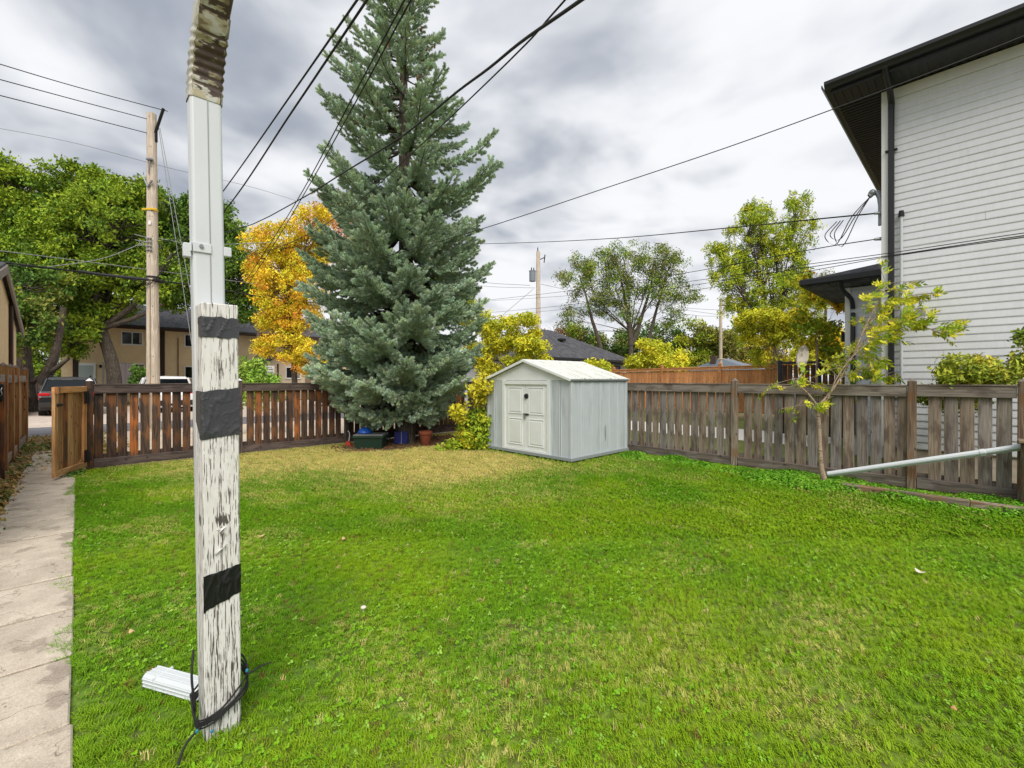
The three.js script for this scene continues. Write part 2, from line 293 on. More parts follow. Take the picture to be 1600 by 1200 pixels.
fenceRun({ wide: 0.131, name: 'picket_fence', label: 'grey weathered wooden slat fence along the right side of the lawn behind the shed', s: 8.07, t: 10.3, turn: FACE_V, posts: [0.63, 2.89, 5.15, 7.41, 9.67, 10.66, 13], x0: 0.05, x1: 13, mats: M.fenceGrey, railMats: [M.fenceGrey[0], M.fenceGrey[1], M.fenceGrey[3]], postMat: M.post, capMat: M.fenceGrey[4] });
fenceRun({ name: 'picket_fence', label: 'dark brown stained slat fence at the back of the lawn behind the spruce', s: 0.16, t: 10.2, turn: FACE_U, posts: [0, 2.17, 4.35, 6.5], x0: 0, x1: 7.9, mats: M.fenceDark, railMats: M.railDark, postMat: [M.railDark[0], M.fenceDark[1]], capMat: M.white, pitch: 0.15, wide: 0.128 });

// the wooden wall of the side passage, left of the path
{
  const f = thing('board_fence', 'tall brown cedar fence with capped posts left of the concrete path', 'fence', W(-0.86, 10.2), FACE_V);
  const slats = [0, 1, 2, 3].map(() => block(0.134, 1.36, 0.018, 0.003, 'y'));
  for (let x = -5.4; x < 4.6; x += 0.142) { if (x > -0.1 && x < 0.1) continue; const m = mesh('slat', pick(slats), pick([M.cedar[1], M.cedar[3], M.fenceGrey[5], M.fenceGrey[4], M.fenceDark[2]]), f); m.position.set(x, 0.8, 0.04 + rr(-0.003, 0.003)); }
  for (const p of [-5.2, -3.0, -2.0, -0.9, 2.2, 4.4]) { const m = mesh('post', block(0.11, 1.72, 0.11, 0.006), M.cedar[3], f); m.position.set(p, 0.86, 0.0); const c = mesh('post_cap', metreUV(new THREE.ConeGeometry(0.085, 0.06, 4).rotateY(Math.PI / 4)), M.fenceGrey[4], m); c.position.y = 0.885; }
  for (const [a, b] of [[-5.14, -3.06], [-2.94, -2.06], [-1.94, -0.96], [-0.84, 2.14], [2.26, 4.34]]) { for (const y of [0.13, 1.5]) { const r = mesh('rail', block(b - a, 0.14, 0.04, 0.005, 'x'), M.fenceGrey[4], f); r.position.set((a + b) / 2, y, -0.01); } }
}
{
  const p = thing('gate_post', 'brown wooden gate post with a black latch box at the left edge', 'post', W(-0.815, 10.12), TH);
  mesh('post', mv(block(0.1, 1.46, 0.1, 0.006), 0, 0.73, 0), M.fenceDark[2], p);
  const b = mesh('latch_box', mv(block(0.09, 0.26, 0.09, 0.02), 0.0, 1.3, 0.085), M.matteBlack, p);
  mesh('handle', tube([V3(0.0, 1.24, 0.135), V3(0.03, 1.27, 0.155), V3(0.02, 1.33, 0.155), V3(0.03, 1.37, 0.135)], [0.007, 0.007]), M.chrome, b);
}
// open gate, hinged on the end post of the back fence
{
  const g = thing('garden_gate', 'open cedar gate with black strap hinges standing across the path', 'gate', W(0.1, 10.12), -68 * Math.PI / 180);
  const L = 0.93, y0 = 0.07, y1 = 1.38, C = M.cedar;
  const wds = [0.14, 0.14, 0.15, 0.13, 0.14, 0.13]; let x = 0.05;
  for (const w of wds) { mesh('board', mv(block(w - 0.005, 1.22, 0.018, 0.003), x + w / 2, 0.725, 0.02), [C[3], C[1], C[0], M.fenceDark[2], C[1], C[0]][Math.round((x - 0.05) / 0.138) % 6], g); x += w; }
  mesh('stile', mv(block(0.09, y1 - y0 - 0.18, 0.038, 0.004), 0.045, (y0 + y1) / 2, -0.012), C[2], g);
  mesh('stile', mv(block(0.09, y1 - y0 - 0.18, 0.038, 0.004), L - 0.045, (y0 + y1) / 2, -0.012), C[0], g);
  mesh('rail', mv(block(L, 0.09, 0.042, 0.004, 'x'), L / 2, y1 - 0.045, -0.012), C[2], g);
  mesh('rail', mv(block(L, 0.09, 0.042, 0.004, 'x'), L / 2, y0 + 0.045, -0.012), C[0], g);
  const cap = mesh('end_block', mv(block(0.05, 0.1, 0.05, 0.004), L - 0.02, y1 - 0.045, -0.05), C[3], g);
  for (const [cx, cy, a] of [[0.09, y0 + 0.09, 0], [0.09, y1 - 0.09, 1], [L - 0.09, y0 + 0.09, 2], [L - 0.09, y1 - 0.09, 3]]) {   // rounded corner gussets
    const sx = a < 2 ? 1 : -1, sy = a % 2 ? -1 : 1, pts = [[0, 0]]; for (let k = 0; k <= 6; k++) { const q = k / 6 * Math.PI / 2; pts.push([0.15 * (1 - Math.sin(q)), 0.15 * (1 - Math.cos(q))]); }
    mesh('gusset', mv(prism(pts.map(([px, py]) => [cx + sx * px, cy + sy * py]), -0.006, 0.008), 0, 0, -0.002), C[1], g);
  }
  for (const y of [1.2, 0.25]) { const h = mesh('hinge', mv(block(0.07, 0.2, 0.012, 0.003), 0.075, y, -0.04), M.black, g); mesh('pin', mv(cyl(0.012, 0.012, 0.2, 8), 0.005, y - 0.1, -0.04), M.black, h); }
  const l = mesh('latch', mv(block(0.12, 0.045, 0.02, 0.005), L - 0.1, 1.12, -0.042), M.black, g); mesh('bolt', along(V3(L - 0.17, 1.13, -0.058), V3(L - 0.03, 1.13, -0.058), cyl(0.009, 0.009, 0.14, 8)), M.black, l);
}

// ---------- garden shed ----------
{
  const sh = thing('garden_shed', 'small grey metal garden shed with white double doors and pale gable roof', 'shed', W(6.22, 4.95), TH);
  const grey = new THREE.MeshStandardMaterial({ map: tex(256, 512, (u, v) => { const a = (fbm(u * 4, v * 6, 4, 211, 4, 6) - 0.5) * 14, st = smooth(0.6, 0.8, fbm(u * 20, v * 3, 3, 217, 20, 3)) * 14; return [184 + a - st, 193 + a - st, 196 + a - st]; }, 1, 0.6), roughness: 0.45 });
  const cream = new THREE.MeshStandardMaterial({ map: tex(128, 256, (u, v) => { const a = (fbm(u * 5, v * 5, 4, 221, 5, 5) - 0.5) * 14; return [220 + a, 226 + a, 223 + a * 1.2]; }), roughness: 0.5 });
  const roofM = new THREE.MeshStandardMaterial({ map: tex(256, 512, (u, v) => { const st = smooth(0.6, 0.85, fbm(u * 10, v * 3, 4, 231, 10, 3)), m = smooth(0.70, 0.82, fbm(u * 16, v * 16, 4, 237, 16, 16)); let c = mix3([222, 225, 220], [184, 185, 172], st); return mix3(c, [142, 146, 118], m * 0.6); }, 1, 0.8), roughness: 0.55 });
  const D = 1.75, Wd = 2.2, y0 = 0.1, y1 = 1.475, H = y1 - y0;
  mesh('core', [mv(plain(D - 0.06, H, Wd - 0.06), D / 2, y0 + H / 2, -Wd / 2)], M.dark, sh);
  // wall panels with pressed ribs
  const panel = (w, side) => join([block(w - 0.006, H, 0.02, 0.003), ...[-0.5, 0.5].map(k => mv(block(0.022, H - 0.006, 0.016, 0.006), k * (w - 0.05), 0, 0.014))]);
  for (let i = 0; i < 6; i++) { const w = D / 6, m = mesh('wall_panel', panel(w), grey, sh); m.position.set(w * (i + 0.5), y0 + H / 2, 0); }
  for (let i = 0; i < 6; i++) { const w = D / 6, m = mesh('wall_panel', panel(w), grey, sh); m.position.set(w * (i + 0.5), y0 + H / 2, -Wd); m.rotation.y = Math.PI; }
  const front = z0 => z1 => { const w = Math.abs(z1 - z0), m = mesh('wall_panel', panel(w), grey, sh); m.position.set(0, y0 + H / 2, (z0 + z1) / 2); m.rotation.y = -Math.PI / 2; };
  front(0)(-0.24); front(-0.24)(-0.47); front(-1.74)(-1.98); front(-1.98)(-2.2);
  for (let i = 0; i < 7; i++) { const w = Wd / 7, m = mesh('wall_panel', panel(w), grey, sh); m.position.set(D, y0 + H / 2, -w * (i + 0.5)); m.rotation.y = Math.PI / 2; }
  for (const [x, z] of [[0, 0], [0, -Wd], [D, 0], [D, -Wd]]) mesh('corner_trim', mv(block(0.05, H + 0.004, 0.05, 0.006), x, y0 + H / 2, z), grey, sh);
  mesh('base_rail', [mv(block(D + 0.08, 0.06, 0.05, 0.006, 'x'), D / 2, y0 - 0.012, 0.02), mv(block(0.05, 0.06, Wd + 0.08, 0.006, 'z'), -0.02, y0 - 0.013, -Wd / 2)], std(0x8d9496, 0.5), sh);
  for (const [x, z] of [[0.1, -0.2], [0.1, -0.85], [0.1, -1.5], [0.1, -2.05], [0.8, -0.1], [1.6, -0.1]]) mesh('footing', mv(block(0.2, 0.075, 0.2, 0.008), x, 0.036, z), M.dark, sh);
  // door frame, two leaves with raised panels
  const z0 = -0.47, z1 = -1.74, zc = (z0 + z1) / 2;
  mesh('door_frame', [mv(block(0.04, H, 0.08, 0.004), -0.012, y0 + H / 2, z0 - 0.035), mv(block(0.04, H, 0.08, 0.004), -0.012, y0 + H / 2, z1 + 0.035), mv(block(0.05, 0.075, z0 - z1 - 0.15, 0.004, 'z'), -0.014, y1 - 0.045, zc), mv(block(0.04, 0.05, z0 - z1 - 0.15, 0.004, 'z'), -0.012, y0 + 0.03, zc)], cream, sh);
  const lw = (z0 - z1 - 0.16) / 2 - 0.004;
  for (const k of [-1, 1]) {
    const zz = zc + k * (lw / 2 + 0.003), dr = mesh('door', mv(block(0.02, H - 0.14, lw, 0.003), 0.0, y0 + H / 2 - 0.012, zz), cream, sh);
    for (const [yc, hh] of [[1.08, 0.5], [0.48, 0.5]]) {
      mesh('door_panel', mv(block(0.016, hh - 0.06, lw - 0.24, 0.012), -0.012, yc, zz), cream, dr);
      for (const [dy, dz, h2, w2] of [[hh / 2, 0, 0.018, lw - 0.16], [-hh / 2, 0, 0.018, lw - 0.16], [0, (lw - 0.178) / 2, hh - 0.02, 0.018], [0, -(lw - 0.178) / 2, hh - 0.02, 0.018]]) mesh('moulding', mv(block(0.014, h2, w2, 0.005), -0.014, yc + dy, zz + dz), cream, dr);
    }
  }
  mesh('dent_shade', mv(hull(Array.from({ length: 14 }, (_, i) => [0.028 * Math.cos(i * 0.449) + 0.004 * Math.sin(i * 5), 0.16 * Math.sin(i * 0.449), 0]).concat([[0, 0, 0.0015]])), 1.02, 0.47, 0.0108), std(0x8d9497, 0.6), sh);  // thin grey oval: the dark of a dent put in as colour, no dent modelled
  mesh('door_knob', mv(new THREE.CylinderGeometry(0.045, 0.05, 0.03, 16).rotateZ(Math.PI / 2), -0.025, 1.17, zc + 0.03), M.matteBlack, sh);
  const hasp = mesh('hasp', mv(block(0.02, 0.035, 0.14, 0.006, 'z'), -0.022, 0.82, zc + 0.02), M.dark, sh);
  mesh('padlock', [mv(block(0.022, 0.05, 0.045, 0.006), -0.04, 0.765, zc + 0.0), tube([V3(-0.04, 0.785, zc - 0.014), V3(-0.04, 0.815, zc - 0.012), V3(-0.04, 0.815, zc + 0.012), V3(-0.04, 0.785, zc + 0.014)], [0.005, 0.005])], M.steel, hasp);
  // gable and roof
  const ya = 1.83, za = -Wd / 2;
  for (const x of [-0.005, D + 0.005]) mesh('gable', hull([[x - 0.01, y1, 0], [x + 0.01, y1, 0], [x - 0.01, y1, -Wd], [x + 0.01, y1, -Wd], [x - 0.01, ya, za], [x + 0.01, ya, za]]), cream, sh);
  mesh('eave_trim', [mv(block(D + 0.1, 0.04, 0.03, 0.005, 'x'), D / 2, y1 + 0.005, 0.035)], std(0x6e7476, 0.6), sh);
  const sl = Math.hypot(1.15, 0.37), ang = Math.atan2(0.37, 1.15), n = 7, pw = (D + 0.14) / n;
  const rp = [0, 1, 2].map(() => join([block(pw - 0.004, 0.012, sl, 0.003, 'z'), mv(block(0.03, 0.022, sl - 0.004, 0.008, 'z'), -pw / 2 + 0.03, 0.012, 0), mv(block(0.03, 0.022, sl - 0.004, 0.008, 'z'), 0.02, 0.012, 0)]));
  for (const k of [1, -1]) for (let i = 0; i < n; i++) { const m = mesh('roof_panel', rp[i % 3], roofM, sh); m.position.set(-0.07 + pw * (i + 0.5), (y1 + ya) / 2 + 0.022, za + k * 1.15 / 2); m.rotation.x = k * ang; }
  mesh('ridge_cap', mv(hull([[-0.08, 0, -0.07], [-0.08, 0, 0.07], [-0.08, 0.035, 0], [D + 0.08, 0, -0.07], [D + 0.08, 0, 0.07], [D + 0.08, 0.035, 0]], 'x'), 0, ya + 0.012, za), roofM, sh);
  for (const k of [1, -1]) { const m = mesh('verge_trim', block(0.025, 0.05, sl, 0.005, 'z'), cream, sh); m.position.set(-0.085, (y1 + ya) / 2 + 0.012, za + k * 1.15 / 2); m.rotation.x = k * ang; }
}

// ---------- white house at the right ----------
{
  const h = thing('white_house', 'two storey white sided house with black eaves, gutter and downspout at right', 'house', W(9.3, 1.09), FACE_V);
  const L = 8, yb = 0.42, yt = 6.08;
  mesh('foundation', mv(plain(L, yb, 9), L / 2 + 0.02, yb / 2, -4.53), M.padConcrete, h);
  mesh('wall_core', mv(plain(L - 0.04, yt - yb, 9), L / 2 + 0.02, (yt + yb) / 2, -4.53), M.siding, h);
  const e = 0.108, cg = [0, 1, 2].map(() => hull([[0, 0, 0], [L, 0, 0], [0, 0, 0.0135], [L, 0, 0.0135], [0, 0.012, 0.0155], [L, 0.012, 0.0155], [0, e, 0.005], [L, e, 0.006], [0, e, 0], [L, e, 0]], 'x'));
  for (let i = 0, y = yb; y + e < yt; i++, y += e) { const cut = i % 9 === 4 ? rr(0.6, 1.2) : rr(2.2, 4.6); for (const [a, b] of [[0, cut - 0.0015], [cut + 0.0015, L]]) { const m = mesh('siding_course', cg[i % 3], M.siding, h); m.scale.x = (b - a) / L; m.position.set(0.04 + a, y, -0.012 + (a ? 0.0016 : 0) + rr(0, 0.0008)); } }
  const rg = [0, 1].map(() => hull([[0, 0, -9], [0, 0, -0.1], [-0.02, 0, -9], [-0.02, 0, -0.1], [-0.022, 0.012, -9], [-0.022, 0.012, -0.1], [-0.006, e, -9], [-0.006, e, -0.1], [0, e, -9], [0, e, -0.1]], 'z'));
  for (let i = 0, y = yb; y + e < yt; i++, y += e) { const m = mesh('siding_course', rg[i % 2], M.siding, h); m.position.set(0.034, y, 0); }
  mesh('corner_trim', [mv(block(0.085, yt - yb, 0.03, 0.004), 0.042, (yt + yb) / 2, 0.012), mv(block(0.03, yt - yb, 0.1, 0.004), 0.014, (yt + yb) / 2, -0.055)], M.white, h);
  mesh('frieze_board', mv(block(L - 0.1, 0.16, 0.02, 0.003, 'x'), L / 2 + 0.08, yt - 0.085, 0.016), M.siding, h);
  // eaves
  const o = 0.56, q = 0.1;
  const sof = mesh('soffit', [mv(plain(L + o, 0.012, o + 0.02), (L - o) / 2, yt + 0.02, o / 2), mv(plain(o, 0.012, 9), -o / 2, yt + 0.0205, -4.5)], M.black, h);
  const ribs = []; for (let x = -o + 0.1; x < L; x += 0.1) ribs.push(mv(plain(0.05, 0.012, o - 0.02), x, yt + 0.009, o / 2)); for (let z = -0.05; z > -8.9; z -= 0.1) ribs.push(mv(plain(o - 0.02, 0.012, 0.05), -o / 2, yt + 0.0092, z));
  const rb = mesh('soffit_ribs', ribs, M.black, h); rb.userData.kind = 'stuff';
  mesh('fascia', [mv(block(L + o, 0.17, 0.022, 0.003, 'x'), (L - o) / 2, yt + 0.085, o), mv(block(0.022, 0.17, 9.5, 0.003, 'z'), -o, yt + 0.0855, -4.2)], M.black, h);
  const gp = [[0, 0], [0.075, 0], [0.09, 0.03], [0.12, 0.07], [0.12, 0.12], [0.108, 0.12], [0.1, 0.075], [0.08, 0.035], [0.07, 0.012], [0, 0.012]];
  const gt = mesh('gutter', prism(gp, -L, o + 0.08).rotateY(-Math.PI / 2).translate(0, yt + 0.05, o + 0.012), M.black, h);
  { const p = gt.geometry.attributes.position; for (let i = 0; i < p.count; i++) { } }
  const gs = mesh('gutter', prism(gp.map(([a, b]) => [-a, b]), -9, o + 0.05).translate(-o - 0.012, yt + 0.0505, 0), M.black, h);
  mesh('roof', hull([[-o - 0.06, yt + 0.17, o + 0.06], [L + o, yt + 0.17, o + 0.06], [-o - 0.06, yt + 0.17, -9.6], [L + o, yt + 0.17, -9.6], [-o - 0.06, yt + 0.2, o + 0.06], [L + o, yt + 0.2, o + 0.06], [-o - 0.06, yt + 0.2, -9.6], [L + o, yt + 0.2, -9.6], [3.9, yt + 1.9, -4.2], [4.6, yt + 1.9, -4.6]], 'x'), M.shingle, h);
  const ds = mesh('downspout', [mv(block(0.075, yt - 0.62, 0.06, 0.012), 0.125, (yt - 0.1) / 2 + 0.1, 0.055),
    tube([V3(0.125, yt - 0.32, 0.055), V3(0.125, yt - 0.2, 0.07), V3(0.12, yt - 0.06, 0.3), V3(0.11, yt + 0.02, o + 0.05), V3(0.11, yt + 0.1, o + 0.06)], [0.042, 0.042], 8)], M.black, h);
  for (const y of [5.1, 2.9, 1.2]) mesh('strap', mv(block(0.15, 0.022, 0.07, 0.004), 0.125, y, 0.052), M.black, ds);
  const cd = mesh('vent_conduit', mv(cyl(0.022, 0.022, 3.7, 10), 0.245, 0.35, 0.05), std(0xc2c6c8, 0.5), h);
  mesh('vent_cap', mv(cyl(0.04, 0.03, 0.09, 12), 0.245, 4.03, 0.05), M.matteBlack, cd);
  // service entrance at the corner
  const wh = mesh('weatherhead', [tube([V3(-0.03, 4.0, -0.12), V3(-0.04, 4.45, -0.12), V3(-0.09, 4.56, -0.1), V3(-0.17, 4.5, -0.08)], [0.03, 0.035, 0.05, 0.04], 8), mv(new THREE.SphereGeometry(0.055, 10, 8), -0.13, 4.55, -0.09)], M.steel, h);
  mesh('drip_loop', [[0.0, 0.0], [0.04, 0.12], [0.09, 0.05]].map(([dx, dy]) => tube([V3(-0.15, 4.5, -0.08), V3(-0.3 - dx, 4.2, 0.0), V3(-0.52 - dx, 3.72 + dy, 0.05), V3(-0.62 - dx * 1.5, 3.95, 0.05), V3(-0.5 - dx, 4.17, 0.02)], [0.008, 0.008], 5, 20)), M.wire, wh);
  for (const y of [4.18, 3.76]) mesh('insulator', along(V3(0.0, y, -0.04), V3(-0.1, y, 0.0), cyl(0.03, 0.02, 0.1, 8)), M.steel, h);
  // low rear wing
  const wz = -1.7, wx = -0.76, wt = 3.3;
  mesh('wing_wall', mv(plain(2.5, wt, 6), wx + 1.25 + 0.02, wt / 2, wz - 3.02), M.siding, h);
  const wg = hull([[0, 0, 0], [0.78, 0, 0], [0, 0, 0.02], [0.78, 0, 0.02], [0, e, 0.006], [0.78, e, 0.006], [0, e, 0], [0.78, e, 0]], 'x');
  for (let y = yb; y + e < wt; y += e) { const m = mesh('siding_course', wg, M.siding, h); m.position.set(wx + 0.02, y, wz - 0.012); }
  mesh('corner_trim', mv(block(0.09, wt - yb, 0.03, 0.004), wx + 0.04, (wt + yb) / 2, wz + 0.012), M.white, h);
  mesh('wing_roof', hull([[-1.3, wt + 0.02, wz + 0.52], [2, wt + 0.02, wz + 0.52], [-1.3, wt + 0.02, -8.4], [2, wt + 0.02, -8.4], [-1.34, wt + 0.17, wz + 0.56], [2, wt + 0.17, wz + 0.56], [-1.34, wt + 0.17, -8.4], [2, wt + 0.17, -8.4], [1.6, wt + 1.2, -4.6], [2, wt + 1.2, -5.4]], 'x'), M.shingle, h);
  mesh('wing_gutter', [mv(block(3.3, 0.13, 0.1, 0.02, 'x'), 0.3, wt + 0.11, wz + 0.58), mv(block(0.1, 0.13, 7.2, 0.02, 'z'), -1.37, wt + 0.1105, wz - 3.0)], M.black, h);
  mesh('wing_downspout', [mv(block(0.075, wt - 0.9, 0.06, 0.012), wx + 0.13, (wt - 0.6) / 2 + 0.25, wz + 0.06), tube([V3(wx + 0.13, wt - 0.42, wz + 0.06), V3(wx + 0.12, wt - 0.25, wz + 0.15), V3(wx + 0.02, wt - 0.08, wz + 0.45), V3(wx, wt + 0.08, wz + 0.55)], [0.042, 0.042], 8)], M.black, h);
  mesh('wall_lamp', mv(block(0.1, 0.2, 0.1, 0.02), wx - 0.05, 2.35, wz - 0.2), M.matteBlack, h);
}

// ---------- the near post with its downspout ----------
const paintTex = tex(256, 2048, (u, v) => {            // flaking white paint on bare grey wood
  const low = smooth(0.95, 0.1, v), str = fbm(u * 40, v * 30, 4, 301, 40, 30), fine = fbm(u * 64, v * 90, 3, 305, 64, 90), patch = fbm(u * 4, v * 16, 4, 309, 4, 16), lng = fbm(u * 26, v * 7, 4, 317, 26, 7);
  const th = 0.735 - 0.085 * low - 0.15 * (patch - 0.4);
  let c = mix3([226, 226, 222], [206, 206, 200], fbm(u * 12, v * 60, 3, 313, 12, 60));
  if (lng > 0.70 - 0.07 * low && fine > 0.42) c = mix3([172, 166, 158], [84, 80, 74], fine); else if (str > th) c = mix3([150, 144, 136], [58, 54, 50], smooth(th, th + 0.12, str) * (0.5 + 0.8 * fine)); else if (str > th - 0.035) c = [188, 186, 180];
  const kd = Math.hypot((u - 0.5) * 0.13, (v - 0.51) * 1.85); if (kd < 0.03 && fine + (0.03 - kd) * 20 > 0.62) c = [84, 80, 74];
  return c;
}, 1 / 0.132, 1 / 1.85);
const paintBump = tex(256, 1024, (u, v) => { const s = fbm(u * 40, v * 30, 4, 301, 40, 30) > 0.68 ? 60 : 190; return [s, s, s]; }, 1 / 0.132, 1 / 1.85, false);
const POST_S = 0.447, POST_T = 2.21, PW = 0.132;
{
  const paint = new THREE.MeshStandardMaterial({ map: paintTex, roughness: 0.7, bumpMap: paintBump, bumpScale: 0.004 });
  const p = thing('wooden_post', 'square wooden post with flaking white paint and black tape, nearest the camera', 'post', W(POST_S, POST_T + PW / 2), TH);
  p.rotation.z = 0.007;
  const g = block(PW, 1.85, PW, 0.004, 'y', PW / 2, 0.925);
  mesh('timber', mv(g, 0, 1.815 - 0.925, 0), paint, p);
  // wrinkled black tape: [y at left front edge lo, hi, y at right front edge lo, hi, side lo, side hi]
  const tapeM = new THREE.MeshStandardMaterial({ color: 0x16171a, roughness: 0.34, bumpMap: tex(256, 256, (u, v) => { const a = Math.abs(fbm(u * 5, v * 7, 4, 331, 5, 7) - 0.5) * 2; const k = 255 * Math.pow(1 - a, 6); return [k, k, k]; }, 1, 1, false), bumpScale: 0.0012 });
  const tapeG = new THREE.MeshStandardMaterial({ color: 0x3a3c40, roughness: 0.45, bumpMap: tapeM.bumpMap, bumpScale: 0.0012 });
  const tape = (l0, l1, r0, r1, side, seed, m) => {
    const pos = [], uv = [], idx = [], nx = 34, ny = 22, hw = PW / 2 + 0.002;
    const path = f => f < side ? [-hw, lerp(hw - side * 0.17 - 0.001, hw, f / Math.max(side, 1e-4)), -1, 0] : [lerp(-hw, hw, (f - side) / (1 - side)), hw, 0, 1];
    for (let i = 0; i <= nx; i++) for (let j = 0; j <= ny; j++) {
      const f = i / nx, [x, z, ax, az] = path(f), k = f < side ? 0 : (f - side) / (1 - side), lo = lerp(l0, r0, k) + (fbm(f * 9, 3, 3, seed) - 0.5) * 0.012, hi = lerp(l1, r1, k) + (fbm(f * 9, 9, 3, seed) - 0.5) * 0.01;
      const y = lerp(lo, hi, j / ny), ridge = 1 - Math.abs(fbm(f * 2 + y * 5, y * 8 - f * 3, 2, seed + 5) - 0.5) * 2, dsp = 0.0012 + 0.006 * Math.pow(ridge, 14) * (j > 0 && j < ny ? 1 : 0.2);
      pos.push(x + ax * dsp, y, z + az * dsp); uv.push(f * 1.1, y * 3.3);
    }
    for (let i = 0; i < nx; i++) for (let j = 0; j < ny; j++) { const a = i * (ny + 1) + j, b = a + ny + 1; idx.push(a, b, a + 1, b, b + 1, a + 1); }
    const q = new THREE.BufferGeometry(); q.setAttribute('position', new THREE.Float32BufferAttribute(pos, 3)); q.setAttribute('uv', new THREE.Float32BufferAttribute(uv, 2)); q.setIndex(idx); q.computeVertexNormals();
    mesh('tape', q, m, p);
  };
  tape(1.672, 1.758, 1.672, 1.756, 0.3, 11, tapeG);
  tape(1.252, 1.45, 1.262, 1.462, 0.28, 21, tapeG);
  tape(0.54, 0.69, 0.585, 0.705, 0.0, 31, tapeM);
  // torn lower corner of the second tape on the side face
  mesh('tape', mv(hull([[0, 0, 0], [0, 0.2, 0], [0, 0.2, -0.1], [0, 0.07, -0.1], [0.003, 0, 0], [0.003, 0.2, 0], [0.003, 0.2, -0.1], [0.003, 0.07, -0.1]]), -PW / 2 - 0.006, 1.25, PW / 2 - 0.002), tapeG, p);
  mesh('splinter', [mv(hull([[0, 0, 0], [0.008, 0, 0], [0.004, 0.002, 0.012], [0.05, 0.03, 0.004], [0.045, 0.035, 0.012]]), -0.03, 0.77, PW / 2), mv(hull([[0, 0, 0], [0.008, 0.004, 0], [0.004, 0.002, 0.012], [0.03, -0.03, 0.006], [0.036, -0.024, 0.012]]), -0.02, 0.87, PW / 2), mv(hull([[0, 0, 0], [0.006, 0.012, 0], [0.004, 0.002, 0.014], [0.03, 0.02, 0.006]]), -0.015, 0.86, PW / 2)], paint, p);
}
{
  const d = thing('downspout', 'white rain pipe behind the near post with a stained corrugated elbow on top', 'downspout', W(0.453, 2.39), TH);
  d.rotation.z = 0.016;
  // straight pipe, rounded rectangle with a seam
  const hw = 0.0595, hd = 0.042, rc = 0.014;
  const ring = (sx, sz) => { const o = []; for (const [cx, cz, a0] of [[hw - rc, hd - rc, 0], [-(hw - rc), hd - rc, 1], [-(hw - rc), -(hd - rc), 2], [hw - rc, -(hd - rc), 3]]) for (let k = 0; k <= 4; k++) { const a = (a0 + k / 4) * Math.PI / 2; o.push([(cx + rc * Math.cos(a)) * sx, (cz + rc * Math.sin(a)) * sz]); } return o; };
  const loft = (frames) => {                      // frames: [centre, up tangent, scale x, scale z]
    const pos = [], uv = [], idx = []; let len = 0, lastC = null; const n = ring(1, 1).length;
    for (const [c, tan, sx, sz] of frames) { if (lastC) len += c.distanceTo(lastC); lastC = c; const X = V3(1, 0, 0), Z = X.clone().cross(tan).normalize(); ring(sx, sz).forEach(([a, b], i) => { const q = c.clone().addScaledVector(X, a).addScaledVector(Z, b); pos.push(q.x, q.y, q.z); uv.push(i / n, len); }); }
    for (let i = 0; i + 1 < frames.length; i++) for (let j = 0; j < n; j++) { const a = i * n + j, b = i * n + (j + 1) % n; idx.push(a, a + n, b, b, a + n, b + n); }
    const g = new THREE.BufferGeometry(); g.setAttribute('position', new THREE.Float32BufferAttribute(pos, 3)); g.setAttribute('uv', new THREE.Float32BufferAttribute(uv, 2)); g.setIndex(idx); g.computeVertexNormals(); return g;
  };
  const up = V3(0, 1, 0);
  mesh('pipe', [loft([[V3(0, 0.1, 0), up, 1, 1], [V3(0, 1.4, 0), up, 1, 1], [V3(0, 2.74, 0), up, 1, 1]])], M.pipe, d);
  mesh('seam', mv(block(0.004, 2.6, 0.004, 0.001), 0.004, 1.42, hd + 0.001), std(0x9a9e9c, 0.5), d);
  const stain = new THREE.MeshStandardMaterial({ roughness: 0.6, map: tex(256, 512, (u, v) => {      // crusts of soot and algae on the inner bend
    const a = fbm(u * 30, v * 18, 5, 341, 30, 18), b = fbm(u * 80, v * 50, 4, 347, 80, 50), inner = u < 0.3, f = 2.19 * v;
    let c = [198 - 24 * b, 198 - 22 * b, 188 - 24 * b]; if (!inner) return a > 0.66 ? [150, 148, 136] : c;
    if (a > 0.42) c = [178 - 30 * b, 172 - 30 * b, 142 - 30 * b]; if (a * 0.6 + b * 0.4 > 0.56) c = [120, 108, 84];
    const core = Math.hypot((u - 0.145) * 5.2, (f - 0.42) * 1.5) + (a - 0.5) * 1.2 + (b - 0.5) * 0.5, groove = Math.sin(135.8 * v) < -0.45 && f > 0.1 && f < 0.82 && b > 0.4;
    if (core < 0.42 || groove || Math.abs(u - 0.145) < 0.006 || (f > 0.95 && a > 0.5)) c = [52 + 40 * b, 42 + 34 * b, 34 + 30 * b]; return c; }, 1, 1 / 0.8) });
  const fr = [], n = 46, bend = 0.66;
  for (let i = 0; i <= n; i++) {
    const f = i / n, a = bend * smooth(0, 1, f), y = 2.72 + 0.36 * f * Math.cos(a * 0.5), z = 0.36 * f * Math.sin(a * 0.55), rib = f > 0.12 && f < 0.8 ? 1 + 0.05 * Math.sin(f * 62) : 1;
    fr.push([V3(0.012 * f, y, z), V3(0, Math.cos(a), Math.sin(a)), 1.06 * rib, 1.06 * rib]);
  }
  mesh('elbow', loft(fr), stain, d);
  const [ec] = fr[n], tn = V3(0.06, Math.cos(bend), Math.sin(bend)).normalize();
  mesh('upper_pipe', loft([[ec.clone().addScaledVector(tn, -0.06), tn, 1, 1], [ec.clone().addScaledVector(tn, 0.4), tn, 1, 1], [ec.clone().addScaledVector(tn, 0.9), tn, 1, 1]]), stain, d);
